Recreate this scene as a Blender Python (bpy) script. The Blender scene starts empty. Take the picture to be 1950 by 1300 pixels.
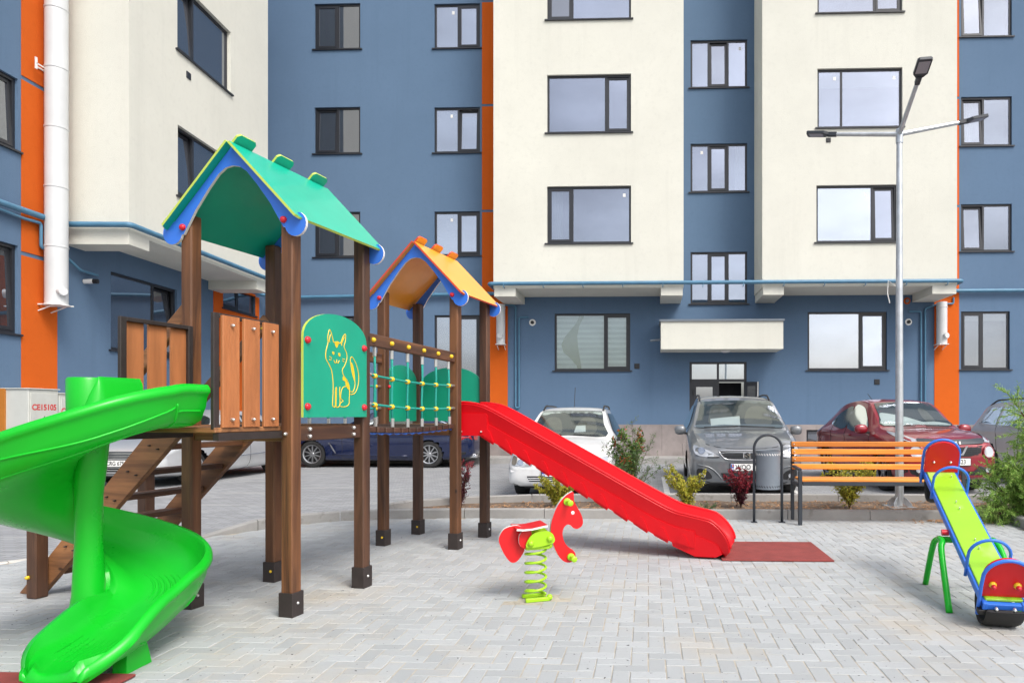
import bpy, bmesh, math, random
from mathutils import Vector, Matrix
from mathutils.bvhtree import BVHTree
from mathutils.geometry import delaunay_2d_cdt
import numpy as np

random.seed(7)
SC = bpy.context.scene
COL = SC.collection
R = math.radians

# ------------------------------------------------------------------ camera
CAM_H = 1.30
FPX, PX, PY = 1300.0, 1190.0, 787.0          # focal length and axis in photograph pixels (1950 wide)
cam_d = bpy.data.cameras.new('camera')
cam_d.sensor_width = 36.0
cam_d.lens = FPX / 1950 * 36.0
cam_d.shift_x = (975 - PX) / 1950
cam_d.shift_y = (PY - 650) / 1950
cam_d.clip_end = 600
cam = bpy.data.objects.new('camera', cam_d)
cam.location = (0, 0, CAM_H)
cam.rotation_euler = (R(90), 0, 0)
COL.objects.link(cam)
SC.camera = cam

# ------------------------------------------------------------------ light
SUN_DIR = Vector((0.50, -0.62, 0.95)).normalized()
world = bpy.data.worlds.new('World')
SC.world = world
world.use_nodes = True
wn = world.node_tree.nodes
wl = world.node_tree.links
wn.clear()
sky = wn.new('ShaderNodeTexSky')
sky.sky_type = 'NISHITA'
sky.sun_disc = False
sky.sun_elevation = math.asin(SUN_DIR.z)
sky.sun_rotation = math.atan2(SUN_DIR.x, SUN_DIR.y)
sky.dust_density = 4.0
sky.air_density = 1.0
sky.ozone_density = 1.0
hs = wn.new('ShaderNodeHueSaturation')
hs.inputs['Saturation'].default_value = 0.55
bg = wn.new('ShaderNodeBackground')
bg.inputs['Strength'].default_value = 0.15
wo = wn.new('ShaderNodeOutputWorld')
# broken overcast: soft cloud banks modulate the sky
wtc = wn.new('ShaderNodeTexCoord')
wmp = wn.new('ShaderNodeMapping'); wmp.inputs['Scale'].default_value = (1.0, 1.0, 2.6)
wnz = wn.new('ShaderNodeTexNoise'); wnz.inputs['Scale'].default_value = 2.6; wnz.inputs['Detail'].default_value = 7; wnz.inputs['Roughness'].default_value = .58
wmr = wn.new('ShaderNodeMapRange'); wmr.inputs['From Min'].default_value = .35; wmr.inputs['From Max'].default_value = .65
wmr.inputs['To Min'].default_value = .72; wmr.inputs['To Max'].default_value = 1.22
wvm = wn.new('ShaderNodeVectorMath'); wvm.operation = 'SCALE'
wl.new(wtc.outputs['Generated'], wmp.inputs[0]); wl.new(wmp.outputs[0], wnz.inputs['Vector']); wl.new(wnz.outputs['Fac'], wmr.inputs['Value'])
wl.new(sky.outputs[0], wvm.inputs[0]); wl.new(wmr.outputs[0], wvm.inputs['Scale'])
wl.new(wvm.outputs[0], hs.inputs['Color'])
wl.new(hs.outputs[0], bg.inputs['Color'])
wl.new(bg.outputs[0], wo.inputs['Surface'])

sun_d = bpy.data.lights.new('sun', 'SUN')
sun_d.energy = 1.3
sun_d.angle = R(22)
sun_d.color = (1.0, 0.965, 0.91)
sun = bpy.data.objects.new('sun', sun_d)
sun.rotation_euler = SUN_DIR.to_track_quat('Z', 'Y').to_euler()
sun.location = (6, -8, 14)
COL.objects.link(sun)

SC.view_settings.view_transform = 'Standard'
SC.view_settings.look = 'None'
SC.view_settings.exposure = 0.70
SC.view_settings.gamma = 1.0
SC.view_settings.use_curve_mapping = False

# ------------------------------------------------------------------ helpers
def G(x, y, z=0.0):
    """ground point seen at photograph pixel x, y"""
    Y = (CAM_H - z) * FPX / (y - PY)
    return ((x - PX) / FPX * Y, Y)

def at(x, y, Y):
    return Vector(((x - PX) / FPX * Y, Y, CAM_H + (PY - y) / FPX * Y))

def tag(o, label=None, cat=None, group=None, kind=None):
    if label: o['label'] = label
    if cat: o['category'] = cat
    if group: o['group'] = group
    if kind: o['kind'] = kind
    return o

def empty(name, loc=(0, 0, 0), rz=0.0, **k):
    o = bpy.data.objects.new(name, None)
    o.empty_display_size = 0.2
    o.location = loc
    o.rotation_euler = (0, 0, rz)
    COL.objects.link(o)
    tag(o, **k)
    return o

def link(name, me, mat=None, parent=None):
    o = bpy.data.objects.new(name, me)
    COL.objects.link(o)
    if mat is not None and not me.materials:
        me.materials.append(mat)
    if parent is not None:
        o.parent = parent
    return o

class MB:
    """collects shapes, builds one mesh"""
    def __init__(self):
        self.v = []; self.f = []; self.M = None
    def add(self, vs, fs):
        n = len(self.v)
        if self.M is not None:
            vs = [self.M @ Vector(p) for p in vs]
        self.v += [tuple(p) for p in vs]
        self.f += [tuple(i + n for i in q) for q in fs]
        return self
    def box(self, x0, x1, y0, y1, z0, z1, b=0.0):
        if b <= 0:
            vs = [(x0,y0,z0),(x1,y0,z0),(x1,y1,z0),(x0,y1,z0),(x0,y0,z1),(x1,y0,z1),(x1,y1,z1),(x0,y1,z1)]
            fs = [(0,3,2,1),(4,5,6,7),(0,1,5,4),(1,2,6,5),(2,3,7,6),(3,0,4,7)]
            return self.add(vs, fs)
        b = min(b, (x1-x0)*.45, (y1-y0)*.45, (z1-z0)*.45)
        vs = []; idx = {}
        for i, x in enumerate((x0, x1)):
            for j, y in enumerate((y0, y1)):
                for k, z in enumerate((z0, z1)):
                    sx, sy, sz = (1, -1)[i], (1, -1)[j], (1, -1)[k]
                    idx[i,j,k,0] = len(vs); vs.append((x, y+sy*b, z+sz*b))
                    idx[i,j,k,1] = len(vs); vs.append((x+sx*b, y, z+sz*b))
                    idx[i,j,k,2] = len(vs); vs.append((x+sx*b, y+sy*b, z))
        I = idx; fs = []
        for i in (0, 1):
            q = [I[i,0,0,0], I[i,1,0,0], I[i,1,1,0], I[i,0,1,0]]; fs.append(q if i else q[::-1])
            q = [I[0,i,0,1], I[0,i,1,1], I[1,i,1,1], I[1,i,0,1]]; fs.append(q if i else q[::-1])
            q = [I[0,0,i,2], I[1,0,i,2], I[1,1,i,2], I[0,1,i,2]]; fs.append(q if i else q[::-1])
        for i in (0, 1):
            for j in (0, 1):
                fs.append((I[i,j,0,0], I[i,j,1,0], I[i,j,1,1], I[i,j,0,1]))
                fs.append((I[i,0,j,0], I[i,1,j,0], I[i,1,j,2], I[i,0,j,2]))
                fs.append((I[0,i,j,1], I[1,i,j,1], I[1,i,j,2], I[0,i,j,2]))
                for k in (0, 1):
                    fs.append((I[i,j,k,0], I[i,j,k,1], I[i,j,k,2]))
        return self.add(vs, fs)
    def bar(self, p0, p1, w, h, b=0.0, up=(0, 0, 1)):
        """a beam from p0 to p1, w across, h along up"""
        p0 = Vector(p0); p1 = Vector(p1)
        d = p1 - p0; L = d.length; d.normalize()
        up = Vector(up)
        if abs(d.dot(up)) > .99: up = Vector((0, 1, 0))
        s = d.cross(up).normalized(); u = s.cross(d).normalized()
        M = Matrix((s, u, d)).transposed().to_4x4(); M.translation = p0
        old = self.M
        self.M = M if old is None else old @ M
        self.box(-w/2, w/2, -h/2, h/2, 0, L, b)
        self.M = old
        return self
    def tube(self, pts, r, n=8, cap=True, closed=False):
        pts = [Vector(p) for p in pts]
        m = len(pts)
        rs = r if isinstance(r, (list, tuple)) else [r]*m
        rings = []
        prev = None
        for i, p in enumerate(pts):
            if closed:
                d = pts[(i+1) % m] - pts[i-1]
            else:
                d = pts[min(i+1, m-1)] - pts[max(i-1, 0)]
            d.normalize()
            if prev is None:
                a = Vector((0, 0, 1)) if abs(d.z) < .9 else Vector((1, 0, 0))
                s = d.cross(a).normalized()
            else:
                s = (prev - d * prev.dot(d)).normalized()
            prev = s
            t = d.cross(s)
            rings.append([p + (s*math.cos(2*math.pi*k/n) + t*math.sin(2*math.pi*k/n))*rs[i] for k in range(n)])
        vs = [q for g in rings for q in g]
        fs = []
        for i in range(m if closed else m-1):
            j = (i+1) % m
            for k in range(n):
                fs.append((i*n+k, i*n+(k+1) % n, j*n+(k+1) % n, j*n+k))
        if cap and not closed:
            fs.append(tuple(range(n))[::-1]); fs.append(tuple((m-1)*n+k for k in range(n)))
        return self.add(vs, fs)
    def lathe(self, prof, n=16, M=None, ang=2*math.pi):
        """profile of (r, z) about z"""
        vs = []; fs = []; m = len(prof)
        full = ang > 6.28
        nn = n if full else n+1
        for k in range(nn):
            a = ang*k/n
            for r_, z in prof:
                vs.append((r_*math.cos(a), r_*math.sin(a), z))
        for k in range(n):
            k2 = (k+1) % nn
            for i in range(m-1):
                fs.append((k*m+i, k2*m+i, k2*m+i+1, k*m+i+1))
        if M is not None:
            vs = [M @ Vector(p) for p in vs]
        return self.add(vs, fs)
    def prism(self, poly, t0, t1, frame):
        """poly of 2D points extruded from t0 to t1; frame(a, b, t) -> point"""
        n = len(poly)
        vs = [frame(a, b, t0) for a, b in poly] + [frame(a, b, t1) for a, b in poly]
        fs = [tuple(range(n))[::-1], tuple(range(n, 2*n))]
        for i in range(n):
            fs.append((i, (i+1) % n, n+(i+1) % n, n+i))
        return self.add(vs, fs)
    def ball(self, c, r, n=10, m=6, sz=1.0):
        c = Vector(c)
        vs = []; fs = []
        for i in range(m+1):
            t = math.pi*i/m
            for k in range(n):
                a = 2*math.pi*k/n
                vs.append(c + Vector((r*math.sin(t)*math.cos(a), r*math.sin(t)*math.sin(a), r*sz*math.cos(t))))
        for i in range(m):
            for k in range(n):
                fs.append((i*n+k, (i+1)*n+k, (i+1)*n+(k+1) % n, i*n+(k+1) % n))
        return self.add(vs, fs)
    def mesh(self, name, mat=None, smooth=False, fix=True):
        me = bpy.data.meshes.new(name)
        me.from_pydata(self.v, [], self.f)
        me.validate()
        if fix:
            bm = bmesh.new(); bm.from_mesh(me)
            bmesh.ops.remove_doubles(bm, verts=bm.verts, dist=1e-5)
            bmesh.ops.recalc_face_normals(bm, faces=bm.faces)
            bm.to_mesh(me); bm.free()
        if smooth:
            me.shade_smooth()
            if smooth is not True:
                try: me.set_sharp_from_angle(angle=R(smooth))
                except Exception: pass
        if mat is not None: me.materials.append(mat)
        me.update()
        return me
    def build(self, name, mat, parent=None, smooth=False, fix=True):
        return link(name, self.mesh(name, mat, smooth, fix), None, parent)

def copy_tree(o, parent=None):
    c = o.copy(); COL.objects.link(c)
    if parent is not None: c.parent = parent
    for ch in o.children:
        copy_tree(ch, c)
    return c

def xz(y):   # frame for prisms standing in a plane of constant y
    return lambda a, b, t: (a, y + t, b)
def yz(x):
    return lambda a, b, t: (x + t, a, b)
def xy(z):
    return lambda a, b, t: (a, b, z + t)

def rrect(x0, x1, y0, y1, r, n=4):
    pts = []
    for cx, cy, a0 in ((x1-r, y1-r, 0), (x0+r, y1-r, 90), (x0+r, y0+r, 180), (x1-r, y0+r, 270)):
        for i in range(n+1):
            a = R(a0 + 90*i/n)
            pts.append((cx + r*math.cos(a), cy + r*math.sin(a)))
    return pts

def catmull(pts, n=8, closed=False):
    P = [np.array(p, float) for p in pts]
    m = len(P); out = []
    rng = range(m if closed else m-1)
    for i in rng:
        if closed:
            p0, p1, p2, p3 = P[(i-1) % m], P[i], P[(i+1) % m], P[(i+2) % m]
        else:
            p0, p1, p2, p3 = P[max(i-1, 0)], P[i], P[i+1], P[min(i+2, m-1)]
        for k in range(n):
            t = k/n
            out.append(tuple(0.5*((2*p1) + (-p0+p2)*t + (2*p0-5*p1+4*p2-p3)*t*t + (-p0+3*p1-3*p2+p3)*t**3)))
    if not closed: out.append(tuple(P[-1]))
    return out

def text_mesh(body, size, depth=0.001, mat=None, bold=0.0, align='CENTER', width=1.0):
    cu = bpy.data.curves.new('lettering', 'FONT')
    cu.body = body; cu.size = size; cu.extrude = depth; cu.align_x = align; cu.align_y = 'CENTER'
    cu.offset = bold
    ob = bpy.data.objects.new('lettering', cu)
    COL.objects.link(ob)
    dg = bpy.context.evaluated_depsgraph_get()
    me = bpy.data.meshes.new_from_object(ob.evaluated_get(dg))
    bpy.data.objects.remove(ob); bpy.data.curves.remove(cu)
    for v in me.vertices: v.co.x *= width
    me.name = 'lettering'
    me.materials.clear()
    if mat: me.materials.append(mat)
    return me

# ------------------------------------------------------------------ materials
def _new(name):
    m = bpy.data.materials.new(name); m.use_nodes = True
    nt = m.node_tree
    b = nt.nodes['Principled BSDF']
    return m, nt, b

def mix_rgb(nt, a, b, fac_socket=None, fac=.5, mode='MIX'):
    n = nt.nodes.new('ShaderNodeMix'); n.data_type = 'RGBA'; n.blend_type = mode
    n.inputs[0].default_value = fac
    if fac_socket is not None: nt.links.new(fac_socket, n.inputs[0])
    for s, i in ((a, 6), (b, 7)):
        if hasattr(s, 'is_linked') or isinstance(s, bpy.types.NodeSocket): nt.links.new(s, n.inputs[i])
        else: n.inputs[i].default_value = (*s[:3], 1)
    return n.outputs[2]

def noise(nt, scale, detail=4, rough=.55, coord='Object', stretch=None, dist=0.0):
    tc = nt.nodes.new('ShaderNodeTexCoord')
    out = tc.outputs[coord]
    if stretch:
        mp = nt.nodes.new('ShaderNodeMapping'); mp.inputs['Scale'].default_value = stretch
        nt.links.new(out, mp.inputs[0]); out = mp.outputs[0]
    n = nt.nodes.new('ShaderNodeTexNoise')
    n.inputs['Scale'].default_value = scale; n.inputs['Detail'].default_value = detail
    n.inputs['Roughness'].default_value = rough; n.inputs['Distortion'].default_value = dist
    nt.links.new(out, n.inputs['Vector'])
    return n.outputs['Fac']

def ramp(nt, sock, lo, hi):
    n = nt.nodes.new('ShaderNodeMapRange')
    n.inputs['From Min'].default_value = lo; n.inputs['From Max'].default_value = hi
    nt.links.new(sock, n.inputs['Value'])
    return n.outputs['Result']

def bump(nt, b, sock, strength, dist=.01):
    n = nt.nodes.new('ShaderNodeBump')
    n.inputs['Strength'].default_value = strength; n.inputs['Distance'].default_value = dist
    nt.links.new(sock, n.inputs['Height']); nt.links.new(n.outputs[0], b.inputs['Normal'])

def sc(c, k): return tuple(min(1, x*k) for x in c[:3])

def pm(name, col, rough=.5, var=.12, scale=3.0, bmp=0.0, bscale=80.0, metal=0.0, coat=0.0, stretch=None, spec=.5, rvar=0.0, bdist=.004, spots=None):
    m, nt, b = _new(name)
    n1 = noise(nt, scale, 5, .6, stretch=stretch)
    c = mix_rgb(nt, sc(col, 1-var), sc(col, 1+var), ramp(nt, n1, .3, .7))
    if spots:
        n2 = noise(nt, spots[1], 3, .6, stretch=stretch)
        c = mix_rgb(nt, c, spots[0], ramp(nt, n2, spots[2], spots[2]+.12))
    nt.links.new(c, b.inputs['Base Color'])
    b.inputs['Roughness'].default_value = rough
    if rvar:
        n3 = noise(nt, scale*2.3, 4, .6)
        r_ = nt.nodes.new('ShaderNodeMapRange')
        r_.inputs['To Min'].default_value = rough-rvar; r_.inputs['To Max'].default_value = rough+rvar
        r_.inputs['From Min'].default_value = .3; r_.inputs['From Max'].default_value = .7
        nt.links.new(n3, r_.inputs['Value']); nt.links.new(r_.outputs[0], b.inputs['Roughness'])
    b.inputs['Metallic'].default_value = metal
    b.inputs['Specular IOR Level'].default_value = spec
    if coat:
        b.inputs['Coat Weight'].default_value = coat; b.inputs['Coat Roughness'].default_value = .04
    if bmp: bump(nt, b, noise(nt, bscale, 4, .6, stretch=stretch), bmp, bdist)
    return m

def stucco(name, col):
    m, nt, b = _new(name)
    n1 = noise(nt, .35, 5, .65); n2 = noise(nt, 9, 4, .7)
    c = mix_rgb(nt, sc(col, .93), sc(col, 1.05), ramp(nt, n1, .3, .7))
    c = mix_rgb(nt, c, sc(col, .90), ramp(nt, n2, .52, .9))
    n4 = noise(nt, 1.0, 5, .7, stretch=(2.2, 2.2, .12))        # faint rain streaks
    c = mix_rgb(nt, c, sc(col, .87), ramp(nt, n4, .54, .92))
    nt.links.new(c, b.inputs['Base Color'])
    b.inputs['Roughness'].default_value = .92
    b.inputs['Specular IOR Level'].default_value = .2
    bump(nt, b, noise(nt, 60, 5, .75), .55, .012)
    return m

def wood(name, light, dark, axis=2, scale=1.0, rough=.55, amt=(.35, .65)):
    m, nt, b = _new(name)
    st = [9*scale]*3; st[axis] = .7*scale
    st2 = [60*scale]*3; st2[axis] = 1.6*scale
    st3 = [3.0]*3; st3[axis] = 1.1
    n1 = noise(nt, 1.0, 4, .6, stretch=tuple(st), dist=1.2)
    n2 = noise(nt, 1.0, 3, .7, stretch=tuple(st2))
    n3 = noise(nt, 1.0, 4, .6, stretch=tuple(st3))
    c = mix_rgb(nt, dark, light, ramp(nt, n1, *amt))
    c = mix_rgb(nt, c, dark, ramp(nt, n3, .45, .75))
    c = mix_rgb(nt, c, sc(dark, .45), ramp(nt, n2, .58, .8))
    vo = nt.nodes.new('ShaderNodeTexVoronoi'); vo.inputs['Scale'].default_value = 3.2      # knots
    tc = nt.nodes.new('ShaderNodeTexCoord'); mp = nt.nodes.new('ShaderNodeMapping')
    s4 = [1.5]*3; s4[axis] = .8; mp.inputs['Scale'].default_value = s4
    nt.links.new(tc.outputs['Object'], mp.inputs[0]); nt.links.new(mp.outputs[0], vo.inputs['Vector'])
    c = mix_rgb(nt, sc(dark, .3), c, ramp(nt, vo.outputs['Distance'], .03, .075))
    oi = nt.nodes.new('ShaderNodeObjectInfo')            # every timber has its own tone
    mr = nt.nodes.new('ShaderNodeMapRange'); mr.inputs['To Min'].default_value = .72; mr.inputs['To Max'].default_value = 1.22
    nt.links.new(oi.outputs['Random'], mr.inputs['Value'])
    vm = nt.nodes.new('ShaderNodeVectorMath'); vm.operation = 'SCALE'
    nt.links.new(c, vm.inputs[0]); nt.links.new(mr.outputs[0], vm.inputs['Scale'])
    nt.links.new(vm.outputs[0], b.inputs['Base Color'])
    b.inputs['Roughness'].default_value = rough
    bump(nt, b, n2, .25, .003)
    return m

def glass_mat(name, tint, body, refl=.5, rough=.015, trans=0.0, wav=.0):
    """window glass: partly a mirror of the sky, partly the room behind (or seen through)"""
    m, nt, b = _new(name)
    b.inputs['Base Color'].default_value = (*body, 1); b.inputs['Roughness'].default_value = .6
    b.inputs['Specular IOR Level'].default_value = 0
    gl = nt.nodes.new('ShaderNodeBsdfGlossy'); gl.inputs['Color'].default_value = (*tint, 1); gl.inputs['Roughness'].default_value = rough
    if wav:
        bn = nt.nodes.new('ShaderNodeBump'); bn.inputs['Strength'].default_value = wav; bn.inputs['Distance'].default_value = .02
        nt.links.new(noise(nt, 1.3, 1, .4), bn.inputs['Height']); nt.links.new(bn.outputs[0], gl.inputs['Normal'])
    base = b.outputs[0]
    if trans > 0:
        tr = nt.nodes.new('ShaderNodeBsdfTransparent'); tr.inputs['Color'].default_value = (.86, .93, .91, 1)
        mx = nt.nodes.new('ShaderNodeMixShader'); mx.inputs[0].default_value = trans
        nt.links.new(base, mx.inputs[1]); nt.links.new(tr.outputs[0], mx.inputs[2]); base = mx.outputs[0]
    fr = nt.nodes.new('ShaderNodeLayerWeight'); fr.inputs['Blend'].default_value = .3
    mr = nt.nodes.new('ShaderNodeMapRange'); mr.inputs['To Min'].default_value = refl; mr.inputs['To Max'].default_value = 1.0
    nt.links.new(fr.outputs['Fresnel'], mr.inputs['Value'])
    mx2 = nt.nodes.new('ShaderNodeMixShader')
    nt.links.new(mr.outputs[0], mx2.inputs[0]); nt.links.new(base, mx2.inputs[1]); nt.links.new(gl.outputs[0], mx2.inputs[2])
    nt.links.new(mx2.outputs[0], nt.nodes['Material Output'].inputs['Surface'])
    return m

M = {}
M['cream'] = stucco('cream_stucco', (.675, .672, .60))
M['blue'] = stucco('blue_stucco', (.112, .180, .280))
M['orange'] = stucco('orange_stucco', (.60, .112, .012))
M['plinth'] = pm('plinth_stone', (.27, .235, .225), .6, .25, 1.6, .2, 30)
M['frame'] = pm('anthracite_frame', (.022, .024, .030), .35, .1)
M['glass'] = glass_mat('sky_glass', (.70, .73, .86), (.2, .22, .27), .36, .012, trans=.86, wav=.05)
M['glass2'] = glass_mat('curtained_glass', (.82, .85, .97), (.5, .52, .58), .42, .012, trans=.86, wav=.04)
M['glass4'] = glass_mat('curtained_clear_glass', (.80, .84, 1.0), (.3, .32, .36), .14, .012, trans=.97, wav=.04)
M['glass3'] = glass_mat('dim_glass', (.66, .69, .82), (.2, .22, .27), .22, .012, trans=.86, wav=.05)
M['glassdark'] = glass_mat('dark_glass', (.80, .83, .9), (.035, .04, .05), .30, .012, wav=.05)
M['glassclear'] = glass_mat('clear_glass', (.9, .93, 1.0), (.1, .12, .13), .12, .01, trans=.96)
M['white'] = pm('white_plastic', (.78, .78, .76), .4, .05)
M['flue'] = pm('white_flue_enamel', (.60, .615, .62), .35, .06, 2)
M['pipe'] = pm('blue_pipe_paint', (.075, .20, .315), .45, .12, 4)
M['black'] = pm('black_plastic', (.012, .012, .013), .5, .1)
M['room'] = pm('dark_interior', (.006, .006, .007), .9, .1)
M['steel'] = pm('galvanised_steel', (.56, .59, .62), .42, .18, 6, metal=.75, rvar=.1)
M['bolt'] = pm('zinc_bolt', (.7, .7, .68), .3, .05, metal=.9)
M['concrete'] = pm('kerb_concrete', (.315, .308, .295), .9, .16, 2.5, .5, 45, spots=((.22, .21, .195), 5, .60))
M['grey_metal'] = pm('grey_powder_coat', (.17, .20, .235), .45, .08, 5)
M['anth_metal'] = pm('anthracite_powder_coat', (.030, .036, .046), .42, .1, 6)
M['brown_metal'] = pm('dark_brown_coat', (.030, .022, .020), .55, .2, 14, .25, 140)
M['red'] = pm('red_plastic', (.60, .004, .010), .36, .06, 2, spec=.3)
M['redpanel'] = pm('red_panel', (.62, .004, .008), .40, .05, 3)
M['yellow'] = pm('yellow_plastic', (.80, .52, .02), .35, .05)
M['knobred'] = pm('knob_red', (.60, .015, .03), .3, .05)
M['green'] = pm('bright_green_plastic', (.005, .435, .018), .32, .08, 1.5, spec=.4, rvar=.08)
M['teal'] = pm('teal_panel', (.005, .33, .20), .42, .06, 3, coat=.1)
M['tealroof_skylit'] = pm('teal_roof_skylit', (.004, .43, .28), .36, .06, 3, coat=.18)  # lighter copy of the panel teal, sky reflection put into the colour
M['tealedge'] = pm('lime_core_edge', (.50, .62, .10), .5, .05)
M['bluepanel'] = pm('blue_panel', (.035, .17, .68), .4, .05, 3)
M['amber'] = pm('amber_panel', (.86, .36, .03), .38, .06, 3, coat=.18)
M['amberedge'] = pm('red_core_edge', (.60, .06, .02), .5, .05)
M['whitepanel'] = pm('white_core', (.78, .76, .74), .5, .04)
M['lime'] = pm('lime_paint', (.34, .62, .015), .32, .06, 3)
M['rope'] = pm('teal_rope', (.012, .30, .24), .75, .2, 160, .6, 160)
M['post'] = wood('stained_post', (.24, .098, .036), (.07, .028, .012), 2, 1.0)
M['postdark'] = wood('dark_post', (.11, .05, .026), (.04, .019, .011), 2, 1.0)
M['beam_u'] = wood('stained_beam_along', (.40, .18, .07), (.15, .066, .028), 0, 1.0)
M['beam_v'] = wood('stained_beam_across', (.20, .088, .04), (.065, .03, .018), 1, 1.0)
M['wpc'] = pm('terracotta_board', (.42, .155, .054), .6, .20, 6, .3, 60, stretch=(3, 3, .3))
M['plankdark'] = wood('bridge_plank', (.09, .042, .026), (.035, .018, .012), 0, 1.2)
M['bench'] = wood('orange_bench_slat', (.84, .33, .05), (.66, .21, .025), 0, .6, .4)
M['soil'] = pm('soil', (.16, .112, .08), .95, .35, 5, .9, 22, bdist=.03, spots=((.27, .20, .135), 14, .55))
M['rubber'] = pm('black_rubber', (.018, .018, .018), .75, .25, 9, .4, 50)
M['mat'] = pm('red_rubber_mat', (.24, .046, .040), .9, .18, 6, .8, 220, spots=((.40, .20, .17), 7, .70))
M['kerbwhite'] = pm('pale_kerb', (.55, .53, .49), .9, .12, 3, .3, 50)
M['line'] = pm('worn_white_line', (.62, .62, .60), .8, .12, 8, spots=((.3, .3, .3), 14, .62))
M['chip'] = pm('wood_chip', (.33, .19, .10), .9, .45, 60)
# ------------------------------------------------------------------ ground
FROT = -math.atan(.0341)                     # the facade and the paving share this turn

def paving_mat(name, per_object):
    m, nt, b = _new(name)
    geo = nt.nodes.new('ShaderNodeNewGeometry')
    oi = nt.nodes.new('ShaderNodeObjectInfo')
    rnd = oi.outputs['Random'] if per_object else geo.outputs['Random Per Island']
    base = (.385, .402, .408)
    c = mix_rgb(nt, sc(base, .88), sc(base, 1.07), rnd)
    tc = nt.nodes.new('ShaderNodeTexCoord')
    pos = geo.outputs['Position']
    def pn(scale, det=4, rg=.6):
        n = nt.nodes.new('ShaderNodeTexNoise'); n.inputs['Scale'].default_value = scale
        n.inputs['Detail'].default_value = det; n.inputs['Roughness'].default_value = rg
        nt.links.new(pos, n.inputs['Vector']); return n.outputs['Fac']
    c = mix_rgb(nt, c, (.45, .37, .26), ramp(nt, pn(.75, 5, .65), .52, .90))     # sandy drifts
    c = mix_rgb(nt, c, (.25, .25, .26), ramp(nt, pn(.9, 5, .7), .58, 1.0))
    c = mix_rgb(nt, c, sc(base, .72), ramp(nt, pn(55, 3), .60, .80))
    c = mix_rgb(nt, c, (.06, .06, .06), ramp(nt, pn(34, 2, .5), .70, .72))       # dark grit
    nt.links.new(c, b.inputs['Base Color'])
    b.inputs['Roughness'].default_value = .88
    b.inputs['Specular IOR Level'].default_value = .3
    bn = nt.nodes.new('ShaderNodeBump'); bn.inputs['Strength'].default_value = .5; bn.inputs['Distance'].default_value = .004
    nt.links.new(pn(120, 4, .7), bn.inputs['Height']); nt.links.new(bn.outputs[0], b.inputs['Normal'])
    return m

def parking_mat():
    m, nt, b = _new('parking_pavers')
    tc = nt.nodes.new('ShaderNodeTexCoord')
    mp = nt.nodes.new('ShaderNodeMapping'); mp.inputs['Rotation'].default_value = (0, 0, -FROT)
    nt.links.new(tc.outputs['Object'], mp.inputs[0])
    br = nt.nodes.new('ShaderNodeTexBrick')
    br.inputs['Scale'].default_value = 1.0
    br.inputs['Brick Width'].default_value = .19; br.inputs['Row Height'].default_value = .095
    br.inputs['Mortar Size'].default_value = .006; br.inputs['Mortar Smooth'].default_value = .3
    br.inputs['Color1'].default_value = (.24, .25, .262, 1); br.inputs['Color2'].default_value = (.32, .33, .345, 1)
    br.inputs['Mortar'].default_value = (.17, .165, .155, 1)
    nt.links.new(mp.outputs[0], br.inputs['Vector'])
    c = br.outputs['Color']
    c = mix_rgb(nt, c, (.17, .175, .18), ramp(nt, noise(nt, .6, 6, .7), .50, .95))
    c = mix_rgb(nt, c, (.42, .41, .39), ramp(nt, noise(nt, 1.0, 5, .7, stretch=(.35, 2.6, 1)), .55, .95))
    c = mix_rgb(nt, c, (.10, .10, .10), ramp(nt, noise(nt, 7, 3, .6), .68, .85))
    nt.links.new(c, b.inputs['Base Color'])
    b.inputs['Roughness'].default_value = .85
    bump(nt, b, br.outputs['Fac'], -.25, .006)
    return m

MP_ONE = paving_mat('concrete_paver', True)
MP_ALL = paving_mat('concrete_paver_field', False)
M['parking'] = parking_mat()
M['sand'] = pm('joint_sand', (.385, .35, .29), .95, .25, 9, .4, 90)
M['asphalt'] = pm('ground_asphalt', (.11, .11, .11), .9, .2, 1)

g = MB().add([(-150, -60, -.16), (150, -60, -.16), (150, 220, -.16), (-150, 220, -.16)], [(0, 1, 2, 3)]).build('ground', M['asphalt'])
tag(g, kind='structure')
ZP = -.06                                     # parking level
g = MB().add([(-14, -6, ZP), (16, -6, ZP), (16, 18.9, ZP), (-14, 18.9, ZP)], [(0, 1, 2, 3)]).build('parking_pavement', M['parking'])
tag(g, kind='structure')

# playground outline (the kerb line is its far edge)
EDGE = [(-7.6, 3.2), (-6.6, 4.42), (-5.37, 5.95), (-4.47, 7.10), (-4.09, 7.61), (-3.83, 8.00), (-3.45, 8.27), (-3.0, 8.42)]
def kerbY(x): return 8.44 - .030*(x)
RIGHT = [(4.60, kerbY(4.6)), (4.47, 7.6), (4.40, 6.8), (4.36, 3.0)]
PLAY = [(4.36, -1.0), (-7.6, -1.0)] + EDGE + [(x, kerbY(x)) for x in (-2, -1, 0, 1, 2, 3, 4)] + RIGHT
def inside(px, py, poly):
    c = False; n = len(poly); j = n-1
    for i in range(n):
        xi, yi = poly[i]; xj, yj = poly[j]
        if (yi > py) != (yj > py) and px < (xj-xi)*(py-yi)/(yj-yi)+xi: c = not c
        j = i
    return c
pg = MB().add([(x, y, -.0028) for x, y in PLAY], [tuple(range(len(PLAY)))]).build('playground_paving', M['sand'])
tag(pg, kind='structure')

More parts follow.
